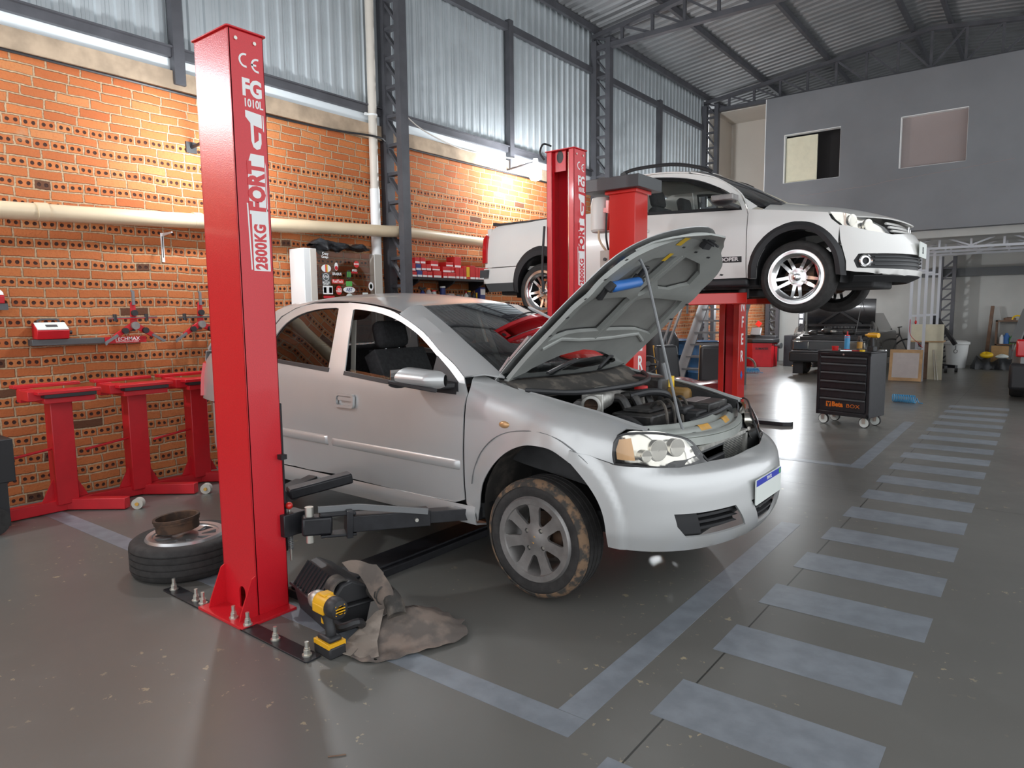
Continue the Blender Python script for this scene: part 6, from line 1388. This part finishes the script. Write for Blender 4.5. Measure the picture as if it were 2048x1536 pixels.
# ---------------------------------------------------------------- background
def build_background():
    for k, (y, lb) in enumerate(((15.95, 'white tube portal frame nearest the viewer under the grey wall'), (17.0, 'white tube portal frame in the middle of the row'), (18.0, 'white tube portal frame furthest back in the row'))):
        t = thing('portal_frame', lb, 'frame', (-2.18, y, 0), 0, 'white tube portal frames')
        p = part('post', MB().bb(-.025, .025, -.025, .025, 0, 2.62).bb(.225, .275, -.025, .025, 0, 2.62), 'greyw', t, smooth=0)
        for z in (1.30, 2.20, .60): part('rung', MB().bb(.025, .225, -.02, .02, z, z+.04), 'greyw', t, smooth=0)
        tr = MB().bb(-.16, 3.2, -.025, .025, 2.62, 2.665).bb(-.16, 3.2, -.025, .025, 2.86, 2.90)
        for i in range(6):
            x = -.10+.52*i; tr.bb(x, x+.035, -.02, .02, 2.66, 2.87)
            a, b = (x+.02, 2.67), (x+.53, 2.87)
            if i % 2: a, b = (x+.02, 2.87), (x+.53, 2.67)
            tr.bar((a[0], 0, a[1]), (b[0], 0, b[1]), .03, .03)
        part('beam_truss', tr, 'greyw', t, smooth=0)
    # frames and boards
    f = thing('board_frame', 'wooden frame with a pale board leaning by the tool chest', 'board', (-2.20, 15.72, 0))
    part('frame', MB().panel([(-.29, .01), (.29, .01), (.29, .64), (-.29, .64)], lambda a, b: (a, .10*b/.64, b), .3, [[(-.235, .075), (.235, .075), (.235, .575), (-.235, .575)]]), 'wood', f, solid=.03, smooth=0)
    part('board', MB().panel([(-.24, .07), (.24, .07), (.24, .58), (-.24, .58)], lambda a, b: (a, .012+.10*b/.64, b), .3), 'panel', f, solid=-.008, smooth=0)
    d = thing('cream_desk', 'cream board desk with a brown side panel behind the portal frame', 'desk', (-1.95, 16.4, 0))
    part('front_board', MB().bb(-.29, .32, 0, .03, .80, 1.14), 'creamp', d, smooth=0); part('top', MB().bb(-.29, .32, 0, .4, .77, .80), 'wood', d, smooth=0)
    part('side_panel', MB().bb(.06, .32, .02, .05, 0, .77), 'creamp', d, smooth=0); part('brown_panel', MB().bb(-.08, .06, .06, .10, 0, .77), 'brownw', d, smooth=0)
    solo('pole_light', MB().cyl((.14, -.03, 0), (.08, .0, .62), .010, n=8).cyl((.19, -.03, 0), (.10, .0, .62), .008, n=8), 'zincbolt', 'thin pale rods leaning on the cream desk', 'rods', loc=(-1.88, 16.36, 0))
    solo('red_tag', MB().sphere((0, 0, 0), .022, 10, (1, 1, 1.8)).cyl((0, 0, .03), (0, 0, .14), .004, n=6), 'redp', 'small red tag hanging in the white frame', 'tag', loc=(-2.08, 15.95, 1.19))
    solo('dangling_cable', MB().tube(cr([(-2.17, 15.91, 1.25), (-2.16, 15.90, .95), (-2.02, 15.90, .78), (-1.93, 15.90, .68)], 5), .006, 6), 'redm', 'thin dark red cable drooping on the white frame', 'cable')
    # engine crane
    c = thing('engine_crane', 'black engine crane with a hanging hook beside the white bin', 'crane', (-1.85, 18.85, 0))
    part('mast', MB().bar((-.22, .1, .12), (-.22, .1, 1.30), .09, .09), 'blackm', c); part('boom', MB().bar((-.24, .1, 1.30), (.22, -.05, .62), .07, .08), 'blackm', c)
    part('ram', MB().bar((-.20, .08, .40), (-.02, .03, .92), .06, .06), 'blackm', c)
    part('leg', MB().bar((-.30, .25, .12), (.28, -.25, .12), .07, .07), 'blackm', c); part('leg', MB().bar((-.30, .0, .12), (.10, -.5, .12), .07, .07), 'blackm', c)
    part('chain', MB().cyl((.23, -.055, .60), (.23, -.055, .50), .012, n=8), 'greymid', c)
    part('hook', MB().tube([(.23+.035*math.cos(a), -.055, .465+.04*math.sin(a)) for a in np.linspace(1.6, 7.2, 14)], .011, 8), 'alloy', c)
    for x, y in ((.28, -.25), (.10, -.5), (-.30, .25)): part('castor', MB().cyl((x-.03, y, .045), (x+.03, y, .045), .045, n=14), 'rubber', c)
    b = thing('white_bin', 'tall white plastic bin against the far wall', 'bin', (-1.70, 20.0, 0))
    part('body', MB().lathe([(.001, 0), (.20, 0), (.25, .58), (.001, .58)], n=28), 'white', b); part('rim', MB().lathe([(.25, .57), (.275, .58), (.275, .63), (.25, .64)], n=28, close=True), 'white', b)
    part('lid', MB().lathe([(.26, .63), (.20, .66), (.001, .67)], n=28), 'white', b)
    solo('wooden_pole', MB().bar((0, 0, 0), (.07, .32, 1.50), .07, .04), 'brownw', 'long brown wooden plank leaning on the far wall', 'plank', loc=(-1.13, 20.35, 0))
    def bag(u, v):
        x = -.45+.95*u; r = (.16+.03*math.sin(u*11)+.02*math.sin(u*23))*min(1, (u+.06)*6)*min(1, (1.06-u)*6); a = math.pi*v
        return (x, -r*1.25*math.cos(a), max(0, r*1.5*math.sin(a)+.02*math.sin(u*31+v*9)))
    solo('black_bag', MB().grid(bag, 36, 14), 'blackbag', 'long black plastic bag on the floor by the far wall', 'bag', loc=(-.94, 19.88, 0))
    def heap(sx, sy, sz, sd): return MB().grid(lambda u, v: (sx*math.sin(math.pi*u)*math.cos(2*math.pi*v)*(1+.2*math.sin(v*19+sd)), sy*math.sin(math.pi*u)*math.sin(2*math.pi*v), sz*(.5-.5*math.cos(math.pi*u))*(1+.15*math.sin(v*13+sd))), 10, 18)
    solo('yellow_bag', heap(.13, .10, .14, 1), 'yellow', 'crumpled yellow bag lying on the black bag', 'bag', loc=(-1.10, 19.88, .255))
    solo('white_sack', heap(.12, .10, .10, 3), 'label', 'white and blue sack right of the yellow bag', 'bag', loc=(-.78, 19.88, .255))
    solo('card_carton', MB().bb(-.17, .17, -.10, .10, 0, .54), 'card', 'brown cardboard carton behind the black bag', 'box', loc=(-.84, 20.20, .0), bevel=.004)
    s = thing('clutter_shelf', 'low wooden stand of clutter in the far right corner', 'shelf', (-.72, 20.55, 0))
    [part('board', MB().bb(-.25, .5, -.08, .2, z, z+.03), 'brownw', s) for z in (.55, 1.12)]; [part('upright', MB().bb(x, x+.04, -.08, .2, 0, 1.15), 'brownw', s) for x in (-.25, .46)]
    for x, z, sx, h, m, lb, nm in ((-.12, .58, .05, .22, 'white', 'white jug on the corner stand', 'jug'), (-.02, .58, .06, .26, 'blue', 'blue container on the corner stand', 'container'), (.10, .58, .07, .20, 'green', 'green basket on the corner stand', 'basket'), (.02, 1.15, .12, .08, 'brownw', 'brown driftwood piece on top of the corner stand', 'ornament'), (.28, .58, .06, .17, 'redm', 'dark red tin on the corner stand', 'tin')):
        solo(nm, MB().lathe([(.001, 0), (sx, 0), (sx*1.05, h*.7), (sx*.5, h*.9), (sx*.5, h), (.001, h)], n=14), m, lb, nm, loc=(-.72+x, 20.55, z))
    solo('yellow_arch', MB().tube([(.10*math.cos(a), 0, .10*math.sin(a)) for a in np.linspace(0, math.pi, 12)], .018, 8), 'yellow', 'yellow curved handle on the corner stand', 'handle', loc=(-.55, 20.45, 1.165))
    # folding chair back
    ch = thing('folding_chair', 'grey folding chair in front of the corner stand', 'chair', (-.46, 20.32, 0))
    part('frame', MB().tube(cr([(-.16, 0, 0), (-.14, 0, .45), (-.13, .03, .80), (-.08, .03, .84), (.08, .03, .84), (.13, .03, .80), (.14, 0, .45), (.16, 0, 0)], 4), .012, 8), 'greymid', ch); part('backrest', MB().bb(-.12, .12, .02, .035, .66, .82), 'greymid', ch); part('seat', MB().bb(-.15, .15, -.20, .03, .43, .46), 'maroon', ch)
    # bicycle
    bk = thing('bicycle', 'dark bicycle by the far wall to the right of the black car', 'bicycle', (-3.30, 20.3, 0))
    for x in (-.48, .50): 
        wv = part('wheel', MB().lathe([(.325+.02*math.cos(a), .02*math.sin(a)) for a in np.linspace(0, 2*math.pi, 7)[:-1]], (x, 0, .345), axis='y', n=32, close=True), 'rubber', bk)
        sp = MB()
        for k in range(10): sp.cyl((x, 0, .345), (x+.31*math.cos(k*.628), 0, .345+.31*math.sin(k*.628)), .0025, n=4)
        part('spokes', sp, 'greymid', wv)
    part('frame', MB().tube([(.50, 0, .345), (.30, 0, .80), (-.15, 0, .75), (-.02, 0, .33), (.30, 0, .78)], .018, 8).tube([(-.15, 0, .75), (-.48, 0, .345), (-.02, 0, .33)], .012, 8), 'greydk', bk)
    part('handlebar', MB().cyl((.30, -.28, .98), (.30, .28, .98), .014, n=8).cyl((.30, 0, .80), (.28, 0, .98), .014, n=8), 'black', bk); part('saddle', MB().prism([(-.26, -.06), (-.02, -.02), (-.02, .02), (-.26, .06)], .05, lambda a, b, h: (a, b, .92+h)).cyl((-.15, 0, .75), (-.14, 0, .92), .014, n=8), 'black', bk, bevel=.01)
    # balancing machine and tyre changer
    t = thing('balancing_machine', 'red wheel balancing machine with a dark top by the far brick wall', 'machine', (-5.95, 17.95, 0))
    part('body', MB().prism([(-.40, 0), (.0, -.22), (.46, -.10), (.46, .35), (-.40, .35)], .62, lambda a, b, h: (a, b, h)), 'redm', t, bevel=.01)
    text('lettering', 'SUMAFER', .075, 'black', t, (.07, -.206, .47), (.967, .253, 0), (0, 0, 1), bold=.002)
    part('top_tray', MB().prism([(-.44, -.02), (.0, -.26), (.50, -.13), (.50, .38), (-.44, .38)], .10, lambda a, b, h: (a, b, .62+h*1.0)).bb(-.40, .46, .20, .36, .70, .80), 'black', t, bevel=.02)
    part('panel', MB().at((-.02, .10, .90), (-30, 0, 0)).box((0, 0, 0), (.26, .06, .22)), 'greymid', t, bevel=.01); part('red_flag', MB().at((.02, .16, 1.10), (0, 35, 0)).box((0, 0, 0), (.13, .02, .13)), 'red2', t)
    part('shaft', MB().cyl((.46, .1, .55), (.62, .06, .55), .025, n=12).cyl((.58, .07, .55), (.64, .055, .55), .075, n=18), 'greydk', t)
    part('yellow_label', MB().at((-.22, -.115, .56), (0, 0, -28.8)).box((0, 0, 0), (.06, .004, .05)), 'yellow', t)
    solo('wheel_arch_liner', MB().lathe([(.20, 0), (.24, 0), (.24, .05), (.20, .05)], axis='y', n=18, close=True, a0=-15, a1=195), 'felt', 'grey curved arch liner leaning against the red balancing machine', 'car part', loc=(-6.02, 17.52, .02))
    t = thing('tyre_changer', 'black tyre changing machine with a tall post behind the black car', 'machine', (-5.0, 18.6, 0))
    part('body', MB().bb(-.35, .40, -.25, .35, 0, .80), 'blackm', t, bevel=.01); part('post', MB().bb(-.12, .02, .18, .30, .80, 1.85), 'blackm', t)
    part('arm', MB().bb(-.12, .55, .16, .26, 1.75, 1.82), 'blackm', t); part('collar', MB().bb(-.16, .06, .14, .34, .80, .88), 'alloy', t)
    for i in range(4): part('label', MB().bb(-.09, -.01, .172, .178, 1.10+.15*i, 1.19+.15*i), 'paper', t)
    part('turntable', MB().cyl((.05, -.02, .80), (.05, -.02, .84), .22, n=24), 'greydk', t); part('logo', MB().tube([(.16, -.256, .52), (.10, -.256, .55), (.18, -.256, .47), (.10, -.256, .44), (.06, -.256, .47)], .010, 6).bb(.02, .38, -.258, -.252, .36, .38), 'paper', t)
    solo('rag_pile', heap(.22, .14, .14, 5), 'card', 'pale rag pile on the floor by the tyre changer', 'rags', loc=(-4.72, 17.8, 0))
    for x, y, lb, an in ((-5.38, 16.0, 'coil of light blue air hose on the floor by the far red post', 20), (-1.70, 12.2, 'coil of light blue air hose on the floor right of the tool chest', -10)):
        solo('air_hose', MB().tube([(-.16+.0022*k+.0, .06*math.cos(k*.55), .066+.058*math.sin(k*.55)) for k in range(150)]+[(.20, .05, .012), (.26, .02, .012)], .007, 5), 'hose', lb, 'hose', loc=(x, y, 0), rz=an)
    # stairs
    t = thing('steel_stairs', 'grey steel stairs with handrails in front of the far brick wall', 'stairs', (-4.58, 10.9, 0))
    sl = 1.2; e = (2.45, 2.94)
    for x in (-.38, .38): part('stringer', MB().bar((x, 0, .15), (x, 2.32, .15+2.32*sl), .03, .18, up=(1, 0, 0)), 'greymid', t, smooth=0)
    for i in range(13):
        z = .25+.205*i; part('tread', MB().bb(-.37, .37, (z-.15)/sl-.02, (z-.15)/sl+.20, z, z+.03), 'greymid', t, smooth=0)
    for x in (-.66, .42): 
        for o in (.25, .55): part('handrail', MB().bar((x, 0, .0+o+.25), (x, 2.2, o+.25+2.2*sl), .035, .035), 'greymid', t, smooth=0)
        for y in (.2, 1.1, 2.0): part('baluster', MB().bar((x, y, .10+y*sl), (x, y, .8+y*sl), .03, .03), 'greymid', t, smooth=0)
    part('platform', MB().bb(-1.2, .45, 2.30, 3.4, 2.84, 2.90), 'greymid', t, smooth=0)
    for x in (-.9, -.1): part('support_post', MB().bb(x, x+.06, 2.5, 2.56, 0, 2.84), 'greymid', t, smooth=0)
    # drums and tank
    for x, y, lb in ((-5.16, 12.62, 'blue plastic drum behind the steel stairs, right of the pair'), (-5.80, 13.05, 'blue plastic drum behind the steel stairs, left of the pair')):
        dr = thing('blue_drum', lb, 'drum', (x, y, 0), 0, 'blue drums behind the stairs')
        part('body', MB().lathe([(.001, 0), (.27, 0), (.29, .04), (.29, .28), (.30, .30), (.29, .32), (.29, .58), (.30, .60), (.29, .62), (.29, .86), (.26, .90), (.001, .90)], n=28), 'bluedrum', dr); part('lid_ring', MB().lathe([(.28, .86), (.30, .86), (.30, .885), (.28, .885)], n=28, close=True), 'black', dr)
    solo('black_tank', MB().lathe([(.001, 0), (.34, 0), (.36, .9), (.28, 1.08), (.001, 1.12)], n=24), 'black', 'dark round tank left of the blue drums', 'tank', loc=(-5.90, 12.25, 0))
    # maroon machine, seats and steering wheel stand
    m = thing('maroon_body_panel', 'glossy maroon car front section on the floor behind the sedan', 'car part', (-3.98, 9.55, 0))
    part('shell', MB().grid(lambda u, v: (-.55+1.1*u, -.32+.64*v+.05*math.sin(u*math.pi), .40+.10*math.sin(math.pi*v)*.8-.10*(2*u-1)**4+.03*math.sin(u*9)-.12*(v < .12)), 16, 12), 'maroon', m, solid=.02); part('lip', MB().bar((-.55, -.34, .37), (.55, -.34, .37), .05, .06), 'maroon', m, bevel=.015)
    part('guts', MB().bb(-.42, .48, -.20, .28, .05, .36).cyl((.0, -.24, .2), (.0, -.16, .2), .16, n=20), 'engine', m, bevel=.03)
    def seat(x, y, rz, lb):
        s = thing('loose_car_seat', lb, 'car seat', (x, y, 0), rz)
        b = part('backrest', MB().box((0, .12, .62), (.44, .13, .62), (-12, 0, 0)), 'black', s, bevel=.06); part('cushion', MB().box((0, -.12, .26), (.46, .50, .16)), 'black', s, bevel=.05); part('frame', MB().bb(-.20, .20, -.3, .14, 0, .18), 'greydk', s)
        part('piping', MB().bar((-.215, .055, .34), (-.215, .19, .92), .02, .02), 'amber', b); return s
    seat(-4.76, 10.30, 60, 'loose black car seat turned sideways, left of the pair'); seat(-4.10, 10.38, 15, 'loose black car seat with tan piping behind the maroon panel')
    w = thing('steering_wheel_stand', 'black steering wheel on a thin column in front of the brick wall', 'steering wheel', (-4.82, 9.6, 0))
    st = MB().at((0, 0, .66), (50, 0, 20)); st.lathe([(.15+.014*math.cos(a), .014*math.sin(a)) for a in np.linspace(0, 2*math.pi, 9)[:-1]], n=28, close=True).bar((-.145, 0, 0), (.145, 0, 0), .035, .02).bar((0, 0, 0), (0, -.145, 0), .035, .02).cyl((0, 0, -.02), (0, 0, .02), .045, n=16)
    part('rim', st, 'black', w); part('column', MB().tube([(0, 0, .64), (-.03, .12, .50), (-.10, .18, .12)], .02, 8).bb(-.25, .05, .0, .35, 0, .12), 'greydk', w)
    bl = thing('blue_workbench', 'blue metal workbench against the brick wall seen under the bonnet', 'workbench', (WX+.30, 9.4, 0))
    part('frame', MB().bb(-.25, .22, -.8, -.75, 0, .80).bb(-.25, .22, .75, .8, 0, .80).bb(.17, .22, -.8, .8, .74, .80).bb(.17, .22, -.8, .8, .06, .12), 'bluedrum', bl, smooth=0); part('top', MB().bb(-.27, .25, -.83, .83, .80, .84), 'blackm', bl, smooth=0); part('drawer', MB().bb(-.2, .20, -.70, .70, .45, .72), 'greydk', bl, bevel=.005)
    solo('red_toolbox', MB().bb(-.15, .12, -.22, .22, 0, .16), 'redm', 'red box on the blue workbench', 'box', loc=(WX+.30, 9.65, .84), bevel=.008)
build_pickup(); build_black_car(); build_grey_car(); build_chest(); build_background()
